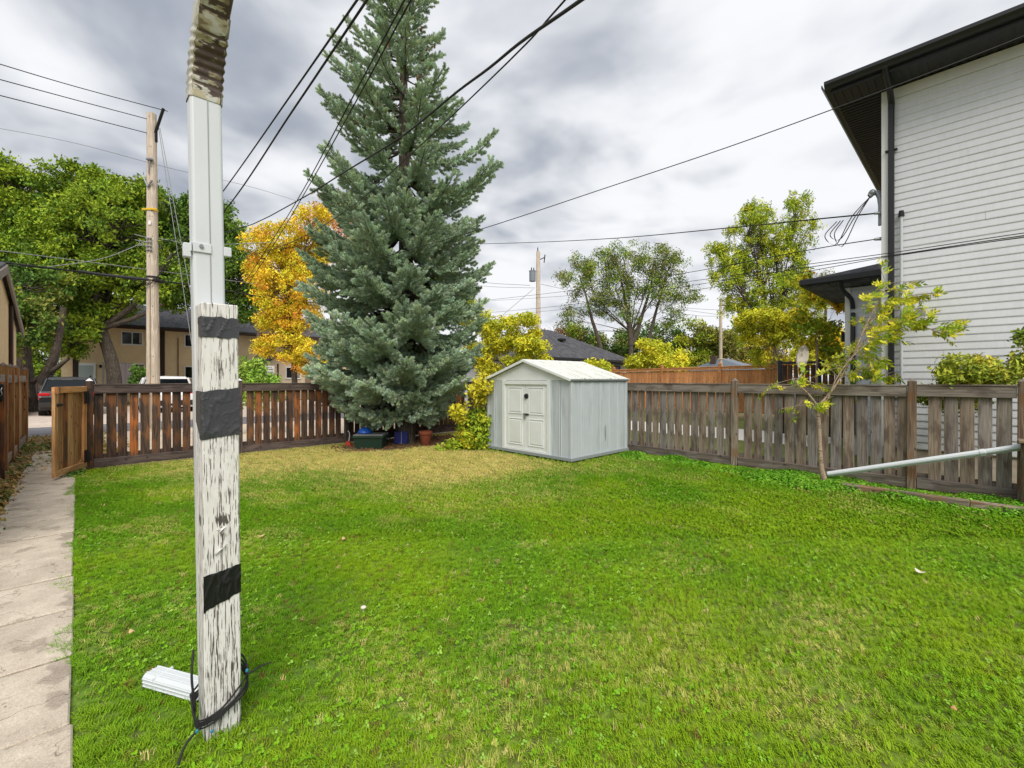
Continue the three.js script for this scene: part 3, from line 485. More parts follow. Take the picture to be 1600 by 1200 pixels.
  const ck = mesh('strap', [mv(block(0.135, 0.042, 0.006, 0.002), -0.0, 2.07, hd + 0.004).translate(-0.052, 0, 0).scale(0.5, 1, 1).translate(0.0, 0, 0), mv(block(0.006, 0.042, 0.1, 0.002), -hw - 0.006, 2.07, -0.005), mv(block(0.03, 0.042, 0.02, 0.003), hw + 0.012, 2.07, hd - 0.01), mv(block(0.028, 0.06, 0.03, 0.003), -hw - 0.018, 2.055, hd - 0.02)], M.pipe, d);
  mesh('screw', mv(new THREE.CylinderGeometry(0.008, 0.008, 0.008, 8).rotateX(Math.PI / 2), -0.03, 2.075, hd + 0.01), M.steel, ck);
}
// ribbed shoe of the downspout, lying on the grass
{
  const a = V3(-1.43, 0.05, -2.1), dir = V3(-0.935, 0, -0.33).normalize();
  const o = thing('downspout_shoe', 'short ribbed white pipe end lying on the grass left of the post', 'downspout', a, Math.atan2(-dir.z, dir.x));
  const g = []; const L = 0.37;
  g.push(mv(block(L, 0.066, 0.088, 0.012, 'x'), L / 2, 0, 0));
  for (const y of [-0.02, -0.003, 0.014]) g.push(mv(block(L - 0.02, 0.006, 0.006, 0.002, 'x'), L / 2, y, 0.045), mv(block(L - 0.02, 0.006, 0.006, 0.002, 'x'), L / 2, y, -0.045));
  for (const z of [-0.024, 0.0, 0.024]) g.push(mv(block(L - 0.02, 0.005, 0.006, 0.002, 'x'), L / 2, 0.035, z));
  mesh('shoe', g, M.pipe, o);
  mesh('opening', mv(block(0.006, 0.05, 0.07, 0.002), L + 0.001, 0, 0), M.dark, o); o.rotation.z = -0.03; mesh('crimp', mv(block(0.012, 0.072, 0.094, 0.004), 0.28, 0, 0), M.pipe, o);
}
// black cable wound round the foot of the post
{
  const o = thing('black_cable', 'black cable wound around the foot of the near post', 'cable', W(POST_S, POST_T + PW / 2), TH);
  const e = PW / 2 + 0.012, g = [];
  for (let k = 0; k < 5; k++) { const y0 = 0.075 + k * 0.01 + rr(-0.008, 0.008), y1 = y0 + 0.1 + rr(-0.035, 0.035), b = 0.004 * k; g.push(tube([V3(-e - b, y0 + 0.03, -e), V3(-e - 0.012, y0, e), V3(-e * 0.3, y0 + 0.012, e + 0.012), V3(e * 0.5, lerp(y0, y1, 0.55), e + 0.01), V3(e + 0.006, y1, e), V3(e + 0.006, y1 + 0.02, -e), V3(0, y1, -e - 0.006), V3(-e - b, y0 + 0.03, -e)], [0.0042, 0.0042], 5, 48)); }
  mesh('coil', g, M.wire, o);
  mesh('loose_end', [tube([V3(-e, 0.09, e), V3(-e - 0.06, 0.06, e + 0.03), V3(-e - 0.1, -0.0, e + 0.08)], [0.005, 0.005], 5, 12), tube([V3(e, 0.22, e), V3(e + 0.06, 0.235, e), V3(e + 0.1, 0.24, e + 0.01)], [0.004, 0.003], 5, 12), tube([V3(-e - 0.01, 0.12, 0), V3(-e - 0.02, 0.25, -0.02), V3(-e - 0.005, 0.33, -e)], [0.005, 0.005], 5, 12)], M.wire, o);
  for (const [x, y, z] of [[-e - 0.02, 0.085, e + 0.015], [-e + 0.03, 0.06, e + 0.02], [e + 0.006, 0.24, e]]) mesh('blue_clip', mv(block(0.011, 0.014, 0.01, 0.003), x, y, z), std(0x2f7f9c, 0.4), o);
}

// ---------- buildings beyond ----------
function windowPart(parent, w, h, x, y, z, { turn = 0, split = 0.5, inside, frameM = M.white, f = 0.06 } = {}) {
  const g = mesh('window', [mv(block(w, f, 0.06, 0.006, 'x'), 0, h / 2 - f / 2, 0), mv(block(w, f, 0.06, 0.006, 'x'), 0, -h / 2 + f / 2, 0), mv(block(f, h - 2 * f, 0.06, 0.006), -w / 2 + f / 2, 0, 0), mv(block(f, h - 2 * f, 0.06, 0.006), w / 2 - f / 2, 0, 0), mv(block(0.04, h - 2 * f, 0.05, 0.006), (split - 0.5) * w, 0, 0)], frameM, parent);
  g.position.set(x, y, z); g.rotation.y = turn;
  const iw = w - 2 * f, a = split * w - f - 0.02, b = w - split * w - f - 0.02;
  mesh('pane', mv(plain(a, h - 2 * f, 0.01), -w / 2 + f + a / 2, 0, -0.008), M.glass, g); mesh('pane', mv(plain(b, h - 2 * f, 0.01), w / 2 - f - b / 2, 0, -0.014), M.glass, g);
  if (inside) mesh('blind', mv(plain(inside * b, (h - 2 * f) * 0.9, 0.004), w / 2 - f - b / 2 + (1 - inside) * b / 2, 0.02, 0.004), M.curtain, g);
  mesh('sill', mv(block(w + 0.06, 0.03, 0.09, 0.006, 'x'), 0, -h / 2 - 0.016, 0.02), frameM, g);
  return g;
}
{
  const b = thing('apartment_building', 'two storey beige stucco row building with dark roof behind the trees', 'building', W(0, 38), TH);
  const x0 = -0.64, x1 = 17, H = 4.72, dp = 8;
  mesh('wall', mv(plain(x1 - x0, H, dp), (x0 + x1) / 2, H / 2, -dp / 2), M.stucco, b);
  mesh('roof', hull([[x0 - 0.5, H, 0.6], [x1 + 0.5, H, 0.6], [x0 - 0.5, H, -dp - 0.6], [x1 + 0.5, H, -dp - 0.6], [x0 - 0.5, H + 0.22, 0.6], [x1 + 0.5, H + 0.22, 0.6], [x0 - 0.5, H + 0.22, -dp - 0.6], [x1 + 0.5, H + 0.22, -dp - 0.6], [x0 + 1.2, H + 2.1, -dp / 2], [x1 - 1.2, H + 2.1, -dp / 2]], 'x'), M.shingle, b);
  mesh('fascia', mv(block(x1 - x0 + 1.1, 0.2, 0.05, 0.01, 'x'), (x0 + x1) / 2, H + 0.05, 0.64), M.brown, b);
  for (const x of [-0.02, 4.15, 8.4, 12.8]) mesh('trim_board', mv(block(0.26, H - 0.02, 0.08, 0.01), x, H / 2, 0.04), M.brown, b);
  windowPart(b, 1.1, 0.86, 2.6, 4.12, 0.02, { inside: 0.3 }); windowPart(b, 1.1, 0.86, 5.9, 4.14, 0.02); windowPart(b, 1.1, 0.86, 10.6, 4.1, 0.02); windowPart(b, 1.1, 0.86, 14.4, 4.1, 0.02);
  windowPart(b, 1.7, 1.25, 2.4, 1.86, 0.02, { inside: 0.4 }); windowPart(b, 1.1, 0.86, 5.9, 1.95, 0.02, { inside: 0.5 }); windowPart(b, 1.1, 0.9, 15.3, 1.95, 0.02);
  const d = mesh('door', [mv(block(1.0, 2.44, 0.06, 0.01), 0.38, 1.25, 0.03)], M.white, b); mesh('door_glass', mv(block(0.74, 1.15, 0.02, 0.004), 0.38, 1.75, 0.065), std(0xa9b8b4, 0.3), d); mesh('door_handle', mv(block(0.05, 0.12, 0.05, 0.01), 0.78, 1.1, 0.08), M.steel, d);
  mesh('wall_lamp', mv(block(0.14, 0.2, 0.14, 0.03), 1.1, 2.28, 0.1), M.matteBlack, b);
  mesh('gas_pipe', mv(cyl(0.03, 0.03, 3.9, 8), 5.0, 0.4, 0.06), std(0x6a3f30, 0.7), b);
  // low entrance wing
  mesh('entrance_wing', hull([[8.9, 0, 2.4], [13.3, 0, 2.4], [8.9, 0, 0], [13.3, 0, 0], [8.9, 2.2, 2.4], [13.3, 2.2, 2.4], [8.9, 2.2, 0], [13.3, 2.2, 0], [11.1, 3.3, 2.4], [11.1, 3.3, 0]]), M.stuccoPale, b);
  for (const k of [-1, 1]) { const r = mesh('wing_roof', block(2.75, 0.12, 2.9, 0.01, 'x'), M.shingle, b); r.position.set(11.1 + k * 1.2, 2.83, 1.3); r.rotation.z = -k * 0.464; }
  windowPart(b, 1.05, 0.86, 11.65, 1.95, 2.42, { inside: 0.6 }); mesh('trim_board', mv(block(0.1, 2.6, 0.06, 0.01), 10.6, 1.3, 2.42), M.brown, b); const ed = mesh('entrance_door', mv(block(0.42, 1.95, 0.05, 0.01), 12.72, 1.0, 2.42), std(0x86765e, 0.7), b);
  mesh('meter_box', mv(block(0.4, 0.6, 0.12, 0.02), 13.05, 1.75, 2.46), M.steel, b);
}
{
  const g = thing('neighbour_garage', 'beige garage with grey gable roof behind the left fence', 'garage', W(-1.05, 13), FACE_V + Math.PI);   // local x along v, local z along u
  mesh('wall', hull([[-3.3, 0, 0], [3.3, 0, 0], [-3.3, 0, -6], [3.3, 0, -6], [-3.3, 2.75, 0], [3.3, 2.75, 0], [-3.3, 2.75, -6], [3.3, 2.75, -6], [0, 3.6, 0], [0, 3.6, -6]]), M.stucco, g);
  for (const k of [-1, 1]) { const r = mesh('roof', block(3.9, 0.1, 6.6, 0.01, 'x'), M.shingle, g); r.position.set(k * 1.88, 3.2, -3.22); r.rotation.z = -k * 0.252; const v = mesh('rake_board', block(4.0, 0.16, 0.04, 0.006, 'x'), std(0x8e8780, 0.8), g); v.position.set(k * 1.9, 3.12, 0.09); v.rotation.z = -k * 0.252; }
  mesh('trim_board', mv(block(0.3, 3.1, 0.05, 0.008), 1.7, 1.55, 0.03), M.brown, g); mesh('trim_board', mv(block(0.2, 2.7, 0.05, 0.008), -2.9, 1.36, 0.03), M.brown, g);
}
{
  const g = thing('lane_garage', 'white garage with black hip roof behind the shed', 'garage', W(20.2, 14.6), TH);
  mesh('wall', mv(plain(7.4, 2.45, 6.4), 0, 1.225, -3.5), M.siding, g);
  mesh('roof', hull([[-4.1, 2.5, 0.2], [4.1, 2.5, 0.2], [-4.1, 2.5, -7.2], [4.1, 2.5, -7.2], [-4.1, 2.56, 0.2], [4.1, 2.56, 0.2], [-4.1, 2.56, -7.2], [4.1, 2.56, -7.2], [-0.6, 4.45, -3.5], [0.6, 4.45, -3.5]], 'x'), M.shingle, g);
  mesh('gutter', [mv(block(8.3, 0.15, 0.12, 0.02, 'x'), 0, 2.5, 0.24), mv(block(0.12, 0.15, 7.4, 0.02, 'z'), 4.14, 2.501, -3.5)], M.black, g);
  mesh('fascia', mv(block(8.2, 0.2, 0.03, 0.006, 'x'), 0, 2.38, 0.14), M.black, g);
  mesh('roof_vent', [mv(block(0.4, 0.14, 0.34, 0.03), -0.4, 3.72, -1.85)], M.matteBlack, g);
  for (let i = 0; i < 22; i++) mesh('siding_course', mv(hull([[-3.7, 0, 0], [3.7, 0, 0], [-3.7, 0, 0.016], [3.7, 0, 0.016], [-3.7, 0.11, 0.004], [3.7, 0.11, 0.004], [-3.7, 0.11, 0], [3.7, 0.11, 0]], 'x'), 0, i * 0.11, -0.296), M.siding, g);
  windowPart(g, 1.0, 0.6, 2.6, 1.95, -0.27, { frameM: M.black });
}
{
  const g = thing('distant_house', 'small distant house with a blue grey roof past the orange fence', 'house', W(37, 11), TH);
  mesh('wall', mv(plain(3.4, 1.9, 5), 0, 0.95, -3), M.siding, g);
  mesh('roof', hull([[-2, 1.9, 0.2], [2, 1.9, 0.2], [-2, 1.9, -6], [2, 1.9, -6], [-2, 2.0, 0.2], [2, 2.0, 0.2], [-1, 3.1, -3], [1, 3.1, -3]], 'x'), std(0x76818c, 0.9), g);
  mesh('chimney', mv(plain(0.4, 0.8, 0.4), -1.2, 2.9, -3.4), std(0x5a4a44, 0.9), g);
}

// ---------- fences beyond the right-hand yard ----------
{
  const f = thing('cedar_fence', 'new orange cedar board fence across the yard beyond the grey fence', 'fence', W(18, 14.2), FACE_V);
  const L = 9.6, hAt = x => 1.86 + 0.013 * x, g = [0, 1, 2].map(() => block(0.138, 1.62, 0.018, 0.002, 'y'));
  for (let x = 0.08; x < L; x += 0.142) { const m = mesh('board', pick(g), pick(M.orange), f); m.position.set(x, hAt(x) - 0.93, rr(-0.002, 0.002)); }
  for (let x = 0; x <= L + 0.1; x += 2.4) { const p = mesh('post', mv(block(0.1, 2.1, 0.1, 0.005), 0, 1.0, 0), M.orange[1], f); p.position.set(x, hAt(x) - 1.92, 0.01); mesh('post_cap', mv(metreUV(new THREE.ConeGeometry(0.08, 0.06, 4).rotateY(Math.PI / 4)), 0, 2.08, 0), M.orange[1], p); }
  for (let x = 0; x < L - 0.1; x += 2.4) { for (const dy of [-0.045, -1.66]) { const r = mesh('rail', block(2.3, 0.1, 0.04, 0.004, 'x'), M.orange[0], f); r.position.set(x + 1.2, hAt(x + 1.2) + dy, 0.03); r.rotation.z = 0.013; } const c = mesh('cap_board', block(2.3, 0.03, 0.12, 0.004, 'x'), M.orange[2], f); c.position.set(x + 1.2, hAt(x + 1.2) + 0.02, 0.01); c.rotation.z = 0.013; }
}
{
  const f = thing('slat_fence', 'dark brown slat screen with black posts beside the rear wing of the white house', 'fence', W(13.2, 3.6), FACE_V);
  const L = 1.7, T = 1.95, g = block(0.1, T - 0.2, 0.02, 0.003);
  for (let x = 0.1; x < L; x += 0.125) { const m = mesh('slat', g, pick([M.fenceDark[0], M.fenceDark[1], M.fenceDark[4]]), f); m.position.set(x, T / 2, 0); }
  for (const x of [0, 0.85, 1.7]) mesh('post', mv(block(0.09, T + 0.05, 0.09, 0.005), x, T / 2, 0.02), M.black, f);
  for (const y of [T - 0.04, 0.12]) mesh('rail', mv(block(L - 0.1, 0.06, 0.05, 0.004, 'x'), L / 2, y, 0.045), M.black, f);
}
{   // small weathered dish behind the grey fence
  const c = at(1250, 557, 8.0), d = thing('satellite_dish', 'small weathered satellite dish on a bent arm behind the grey fence', 'satellite dish', V3(c.x - 0.09, 0, c.z));
  const prof = []; for (let i = 0; i <= 8; i++) { const r = i / 8 * 0.19; prof.push(new THREE.Vector2(Math.max(r, 0.0001), r * r * 1.4)); } for (let i = 8; i >= 0; i--) { const r = i / 8 * 0.19; prof.push(new THREE.Vector2(Math.max(r, 0.0001), r * r * 1.4 + 0.006)); }
  const m = mesh('dish', new THREE.LatheGeometry(prof, 28).rotateX(Math.PI / 2), new THREE.MeshStandardMaterial({ map: tex(128, 128, (u, v) => { const n = fbm(u * 8, v * 8, 4, 351, 8, 8); return mix3([206, 198, 184], [150, 142, 128], smooth(0.45, 0.7, n)); }), roughness: 0.8 }), d);
  m.position.set(0.09, c.y, 0); m.scale.set(0.62, 1.05, 1); m.rotation.set(0.1, 0.1, -0.12);
  mesh('arm', [tube([V3(0.13, c.y - 0.1, 0.06), V3(0.05, c.y - 0.3, 0.12), V3(-0.04, c.y - 0.48, 0.06)], [0.016, 0.016], 6)], std(0xb9b4aa, 0.7), d);
  mesh('mast', mv(cyl(0.022, 0.022, c.y - 0.42, 8), -0.03, 0, 0.03), M.steel, d);
}

// ---------- utility poles and wires ----------
{
  const b = at(240, 592, 13), p = thing('utility_pole', 'tall wooden utility pole with a yellow band at left', 'utility pole', V3(b.x, 0, b.z)); p.rotation.z = 0.006;
  const H = 9.12; mesh('pole', tube([V3(0, 0, 0), V3(0.0, 4.5, 0), V3(0, H, 0)], [0.165, 0.14, 0.115], 14, 10), M.pole, p);
  mesh('pole_top', mv(new THREE.CylinderGeometry(0.115, 0.115, 0.02, 14), 0, H, 0), M.pole, p);
  mesh('bracket_arm', [along(V3(0.1, H - 0.55, 0), V3(0.42, H + 0.1, 0.1), cyl(0.05, 0.05, 0.74, 4)), mv(block(0.05, 0.36, 0.07, 0.005), 0.125, H - 0.62, 0)], M.matteBlack, p);
  mesh('yellow_band', [mv(new THREE.CylinderGeometry(0.142, 0.144, 0.055, 16, 1, true), 0, 6.35, 0), mv(block(0.42, 0.05, 0.02, 0.004), 0.03, 6.34, 0.14)], std(0xe0b814, 0.5), p);
  mesh('tag_plate', mv(block(0.07, 0.11, 0.006, 0.001), 0.04, 5.95, 0.147), std(0xf2f2f0, 0.5), p);
  const hw = [mv(block(0.16, 0.06, 0.1, 0.01), 0.06, 8.05 - 0.3, 0.15), along(V3(0.06, 7.7, 0.16), V3(0.03, 7.35, 0.16), cyl(0.02, 0.012, 0.35, 6)), along(V3(-0.13, 7.25, 0.15), V3(0.0, 7.0, 0.17), cyl(0.02, 0.02, 0.3, 6)), along(V3(0.12, 7.15, 0.15), V3(0.0, 6.95, 0.17), cyl(0.025, 0.02, 0.24, 6))];
  mesh('hardware', hw, M.steel, p);
  mesh('terminal', [0, 1, 2, 3, 4, 5, 6, 7].map(i => mv(block(0.07, 0.05, 0.05, 0.01), (i % 2) * 0.09 - 0.02, 5.75 - Math.floor(i / 2) * 0.11 - 0.25, 0.16)).concat([along(V3(-0.1, 5.55, 0.1), V3(-0.4, 5.62, 0.15), cyl(0.012, 0.012, 0.3, 6)), along(V3(-0.1, 5.42, 0.1), V3(-0.38, 5.46, 0.15), cyl(0.014, 0.014, 0.28, 6)), along(V3(-0.1, 5.32, 0.1), V3(-0.36, 5.3, 0.15), cyl(0.014, 0.014, 0.26, 6))]), M.wireGrey, p);
  mesh('cable_clamp', [mv(new THREE.CylinderGeometry(0.157, 0.157, 0.05, 14, 1, true), 0, 4.42, 0), mv(block(0.1, 0.08, 0.3, 0.01), 0.16, 4.32, 0), tube([V3(-0.15, 4.4, 0.1), V3(-0.12, 4.2, 0.2), V3(0.08, 4.18, 0.2), V3(0.16, 4.4, 0.12)], [0.012, 0.012], 5)], M.dark, p);
  mesh('ground_wire', along(V3(0.05, 0.1, 0.16), V3(0.04, 4.3, 0.15), cyl(0.014, 0.014, 4.2, 6)), std(0xa59884, 0.9), p);
}
{
  const b = at(841, 592, 28), p = thing('utility_pole', 'distant utility pole carrying a grey transformer drum above the garage roof', 'utility pole', V3(b.x, 0, b.z));
  const H = 9.4; mesh('pole', tube([V3(0, 0, 0), V3(0, 5, 0), V3(0, H, 0)], [0.17, 0.15, 0.12], 10, 6), M.pole, p);
  const t = mesh('transformer', [mv(new THREE.CylinderGeometry(0.2, 0.2, 0.62, 16), -0.36, 7.85, 0.05), mv(new THREE.CylinderGeometry(0.21, 0.21, 0.05, 16), -0.36, 8.17, 0.05)], std(0x7d858c, 0.5), p); mesh('bushing', [mv(cyl(0.04, 0.025, 0.22, 8), -0.42, 8.18, 0.05), mv(cyl(0.04, 0.025, 0.2, 8), -0.28, 8.18, 0.05)], M.matteBlack, t);
  mesh('cutout', [along(V3(0.1, 8.9, 0), V3(0.42, 9.05, 0), cyl(0.03, 0.03, 0.34, 6)), along(V3(0.42, 9.2, 0), V3(0.36, 8.7, 0), cyl(0.035, 0.03, 0.5, 8))], M.wire, p);
  mesh('top_pin', mv(cyl(0.04, 0.03, 0.25, 6), -0.03, H, 0), M.matteBlack, p);
}
{
  const b = at(1126, 592, 34), p = thing('utility_pole', 'thin bare distant utility pole right of the sparse tree', 'utility pole', V3(b.x, 0, b.z));
  mesh('pole', tube([V3(0, 0, 0), V3(0, 4, 0), V3(0, 7.5, 0)], [0.14, 0.12, 0.09], 10, 6), M.pole, p); mesh('crossarm', mv(block(0.5, 0.06, 0.08, 0.006), 0, 3.0, 0.12), M.pole, p);
}
function wire(label, pts, r, m = M.wire, sag = 0, group) {
  const P = pts.map(a => a.isVector3 ? a : at(...a)); if (!pts[0].isVector3 && pts[0][1] < 40) P.unshift(P[0].clone().add(P[0].clone().sub(P[1]).setLength(1.2))); if (P.length === 2 && sag) P.splice(1, 0, P[0].clone().lerp(P[1], 0.5).add(V3(0, -sag, 0)));
  const o = mesh('wire', tube(P, [r, r], 5, P.length > 2 ? 36 : 2), m); return tag(o, label, 'wire', group);
}
wire('topmost power line left of the tall pole, ending at its bracket arm', [[-60, 82, 9], [110, 133, 11], [262, 174, 13.05]], 0.011, M.wire);
wire('second power line from the top left of the tall pole', [[-60, 108, 9], [110, 154, 11], [234, 187, 13]], 0.011, M.wire);
wire('third power line from the top left of the tall pole', [[-60, 134, 9], [110, 177, 11], [234, 209, 13]], 0.011, M.wire);
wire('faint thin line passing the tall pole below the three power lines', [[-60, 190, 12], [110, 222, 13], [262, 262, 14], [420, 300, 17], [640, 380, 24]], 0.007, M.wireGrey);
for (const [a, b] of [[248, 300], [250, 313]]) wire(b === 300 ? 'left strand of the guy wires slanting down from the tall pole' : 'right strand of the guy wires slanting down from the tall pole', [[a, 200, 13], [b + (b - a) * 0.15, 590, 12.2]], 0.009, M.wireGrey);
wire('pale cable above the black cable bundle across the left trees', [[-60, 384, 10], [237, 422, 13], [420, 446, 17], [640, 470, 24]], 0.011, M.wireGrey);
wire('thick black cable bundle crossing the tall pole', [[-60, 402, 10], [120, 424, 11.5], [200, 434, 12.6], [240, 438, 12.85], [320, 448, 14], [425, 466, 17], [660, 488, 23]], 0.022, M.wire);
wire('short fat splice sleeve on the cable bundle left of the tall pole', [[122, 424, 11.55], [160, 429, 12.05], [232, 437, 12.8]], 0.04, std(0x30303a, 0.7));
wire('second black cable under the bundle left of the tall pole', [[-60, 410, 10], [60, 418, 11], [190, 434, 12.5], [238, 444, 12.9]], 0.012, M.wire);
wire('pale service drop rising to the tall pole from the left', [[70, 418, 11.3], [160, 404, 12.1], [234, 375, 12.9]], 0.011, M.wireGrey);
wire('pale service drop from the tall pole passing behind the near downspout', [[246, 372, 13], [300, 381, 13.2], [430, 379, 12.5]], 0.01, M.wireGrey);
const B0 = [244, 435, 12.9];
wire('upper of two taut black drop cables leaving the downspout to upper right', [[540, 26, 3.6], [460, 141, 5], [345, 304, 8.5], B0], 0.0095, M.wire, 0);
wire('lower of two taut black drop cables leaving the downspout to upper right', [[556, 26, 3.6], [460, 169, 5], [347, 334, 8.5], B0], 0.0105, M.wire, 0);
wire('left wire of the steep pair in front of the spruce', [[618, 26, 3.8], [558, 139, 5.2], [468, 307, 8.6], [415, 392, 11], [330, 520, 17]], 0.008, M.wire);
wire('right wire of the steep pair in front of the spruce', [[628, 26, 3.8], [566, 141, 5.2], [472, 309, 8.6], [420, 395, 11], [336, 522, 17]], 0.008, M.wire);
wire('thick sagging service cable in front of the spruce to the tall pole', [[880, 20, 2.6], [810, 69, 3.2], [765, 106, 3.6], [715, 143, 4.2], [630, 212, 5.4], [540, 268, 7], [470, 311, 8.6], [370, 359, 11], [246, 378, 12.95]], 0.011, M.wire);
wire('thin straight wire just below the sagging service cable', [[860, 26, 2.8], [822, 69, 3.2], [640, 243, 5.2], [540, 330, 7.4], [430, 388, 11], [250, 440, 12.95]], 0.0062, M.wire);
wire('long black wire rising to the right in front of the house eave', [[560, 412, 10.4], [609, 399, 8.4], [749, 359, 7.6], [940, 296, 6.8], [1180, 215, 5.9], [1573, 67, 4.9], [1720, 5, 4.5]], 0.0065, M.wire);
wire('sagging service drop ending at the corner of the white house', [W(9.3, 1.19, 4.18), [1290, 341, 8.1], [1150, 355, 10.5], [950, 373, 15], [745, 381, 23], [600, 380, 30]], 0.0125, M.wire);
wire('lower service drop ending at the corner of the white house', [W(9.3, 1.19, 3.76), [1290, 386, 8.2], [1080, 425, 13], [900, 453, 20], [730, 472, 28], [600, 483, 34]], 0.0085, M.wire);
wire('upper communication cable crossing in front of the white siding', [[1760, 342, 4.6], [1600, 364, 5.2], [1400, 394, 6.2], [1240, 416, 7.6], [1075, 440, 10.5], [900, 461, 16], [730, 472, 25]], 0.0055, M.wire);
wire('middle communication cable crossing in front of the white siding', [[1760, 347, 4.6], [1600, 368, 5.2], [1400, 398, 6.2], [1240, 421, 7.6], [1075, 447, 10.5], [900, 475, 16], [750, 490, 25]], 0.006, M.wire);
wire('lowest communication cable crossing toward the white house', [[1760, 352, 4.7], [1600, 371, 5.3], [1390, 401, 6.6], [1240, 428, 7.8], [1075, 455, 11], [900, 481, 17], [750, 496, 26]], 0.0055, M.wire);
wire('faint distant line left of the transformer pole', [[690, 428, 33], [828, 446, 28]], 0.014, M.wireGrey, 0.2);
wire('second faint distant line left of the transformer pole', [[690, 436, 33], [836, 450, 28]], 0.012, M.wireGrey, 0.2);
wire('thin guy line slanting from the transformer pole to the lower left', [[833, 452, 28], [780, 497, 30]], 0.012, M.wireGrey);
wire('faint distant line right of the transformer pole behind the sparse tree', [[845, 444, 28], [960, 468, 30], [1125, 492, 34]], 0.013, M.wireGrey);
wire('upper distant line reaching the thin bare pole', [[1060, 481, 34], [1210, 484, 34]], 0.014, M.wireGrey, 0.1);
wire('lower distant line reaching the thin bare pole', [[1060, 489, 34], [1126, 494, 34]], 0.013, M.wireGrey, 0.1);

// ---------- cars ----------
function car({ name, label, category, s, t, turn, L = 4.6, w = 1.85, H = 1.62, paint, roofPaint, boxy = 0.5, rack = false, roofT = 0.09 }) {
  const c = thing(name, label, category, W(s, t), turn);           // local z + is the rear, x across
  const yS = 0.32, yB = H * 0.6, P = std(0, 0.3); P.copy(paint);
  const body = [[-L / 2, yS], [-L / 2 + 0.02, yB * 0.8], [-L / 2 + 0.25, yB * 0.9], [-L * 0.22, yB], [L / 2 - 0.12, yB], [L / 2 - 0.01, yB * 0.8], [L / 2, yS + 0.1], [L / 2 - 0.1, yS]];
  const sh = new THREE.Shape(body.map(p => new THREE.Vector2(...p)));
  for (const zc of [-L * 0.32, L * 0.3]) { const h = new THREE.Path(); }
  const bg = new THREE.ExtrudeGeometry(sh, { depth: w - 0.16, bevelEnabled: true, bevelSize: 0.07, bevelThickness: 0.08, bevelSegments: 3, curveSegments: 4 }); bg.translate(0, 0, -(w - 0.16) / 2).rotateY(-Math.PI / 2);
  mesh('body', bg, P, c);
  const rz0 = -L * 0.05, rz1 = L / 2 - lerp(0.75, 0.28, boxy), bz0 = -L * 0.24, bz1 = L / 2 - 0.14, xr = w / 2 - 0.29, xb = w / 2 - 0.06;
  mesh('roof', hull([[-xr, H, rz0], [xr, H, rz0], [-xr, H, rz1], [xr, H, rz1], [-xr - 0.06, H - roofT, rz0 - 0.12], [xr + 0.06, H - roofT, rz0 - 0.12], [-xr - 0.06, H - roofT, rz1 + 0.07], [xr + 0.06, H - roofT, rz1 + 0.07], [0, H + 0.035, lerp(rz0, rz1, 0.5)]]), roofPaint || P, c);
  mesh('glasshouse', hull([[-xr - 0.06, H - 0.1, rz0 - 0.12], [xr + 0.06, H - 0.1, rz0 - 0.12], [-xr - 0.06, H - 0.1, rz1 + 0.06], [xr + 0.06, H - 0.1, rz1 + 0.06], [-xb, yB - 0.02, bz0], [xb, yB - 0.02, bz0], [-xb, yB - 0.02, bz1], [xb, yB - 0.02, bz1]]), M.glass, c);
  const pill = (z0, z1) => [-1, 1].map(k => along(V3(k * (xb + 0.004), yB - 0.02, z0), V3(k * (xr + 0.066), H - 0.09, z1), cyl(0.05, 0.05, Math.hypot(H - yB, z0 - z1), 4)));
  mesh('pillar', [...pill(bz0, rz0 - 0.1), ...pill(0.1, 0.12), ...pill(bz1 - 0.02, rz1 + 0.05)], P, c);
  mesh('rear_bumper', mv(block(w - 0.04, 0.26, 0.2, 0.05), 0, 0.46, L / 2 - 0.01), M.dark, c); mesh('front_bumper', mv(block(w - 0.04, 0.26, 0.2, 0.05), 0, 0.46, -L / 2 + 0.01), M.dark, c);
  const red = std(0xb3121a, 0.3);
  for (const k of [-1, 1]) { for (const y of [yB * 0.98 - 0.04, yB * 0.77]) mesh('tail_light', mv(block(0.34, 0.13, 0.12, 0.03), k * (w / 2 - 0.17), y, L / 2 - 0.015), red, c); mesh('tail_trim', mv(block(0.33, 0.06, 0.1, 0.02), k * (w / 2 - 0.17), yB * 0.875 - 0.02, L / 2 - 0.02), M.chrome, c); mesh('headlight', mv(block(0.34, 0.14, 0.12, 0.03), k * (w / 2 - 0.22), yB * 0.72, -L / 2 + 0.03), std(0xd8dcdf, 0.15), c); }
  const pl = mesh('licence_plate', mv(block(0.32, 0.16, 0.02, 0.005), 0, 0.5, L / 2 + 0.1), std(0xd9d9d6, 0.5), c);
  mesh('bumper_trim', mv(block(w - 0.5, 0.03, 0.03, 0.01), 0, 0.62, L / 2 + 0.03), M.chrome, c);
  const wg = new THREE.CylinderGeometry(0.34, 0.34, 0.24, 24).rotateZ(Math.PI / 2), rg = new THREE.CylinderGeometry(0.21, 0.21, 0.25, 16).rotateZ(Math.PI / 2);
  for (const k of [-1, 1]) for (const z of [-L * 0.31, L * 0.3]) { const m = mesh('wheel', wg, M.rubber, c); m.position.set(k * (w / 2 - 0.1), 0.34, z); mesh('rim', rg, M.steel, m); }
  if (rack) for (const k of [-1, 1]) { const r = mesh('roof_rack', [along(V3(k * (xr - 0.04), H + 0.07, rz0), V3(k * (xr - 0.04), H + 0.07, rz1), cyl(0.022, 0.022, rz1 - rz0, 6)), ...[0.1, 0.9].map(f => mv(block(0.04, 0.1, 0.06, 0.01), k * (xr - 0.04), H + 0.03, lerp(rz0, rz1, f)))], M.black, c); }
  return c;
}
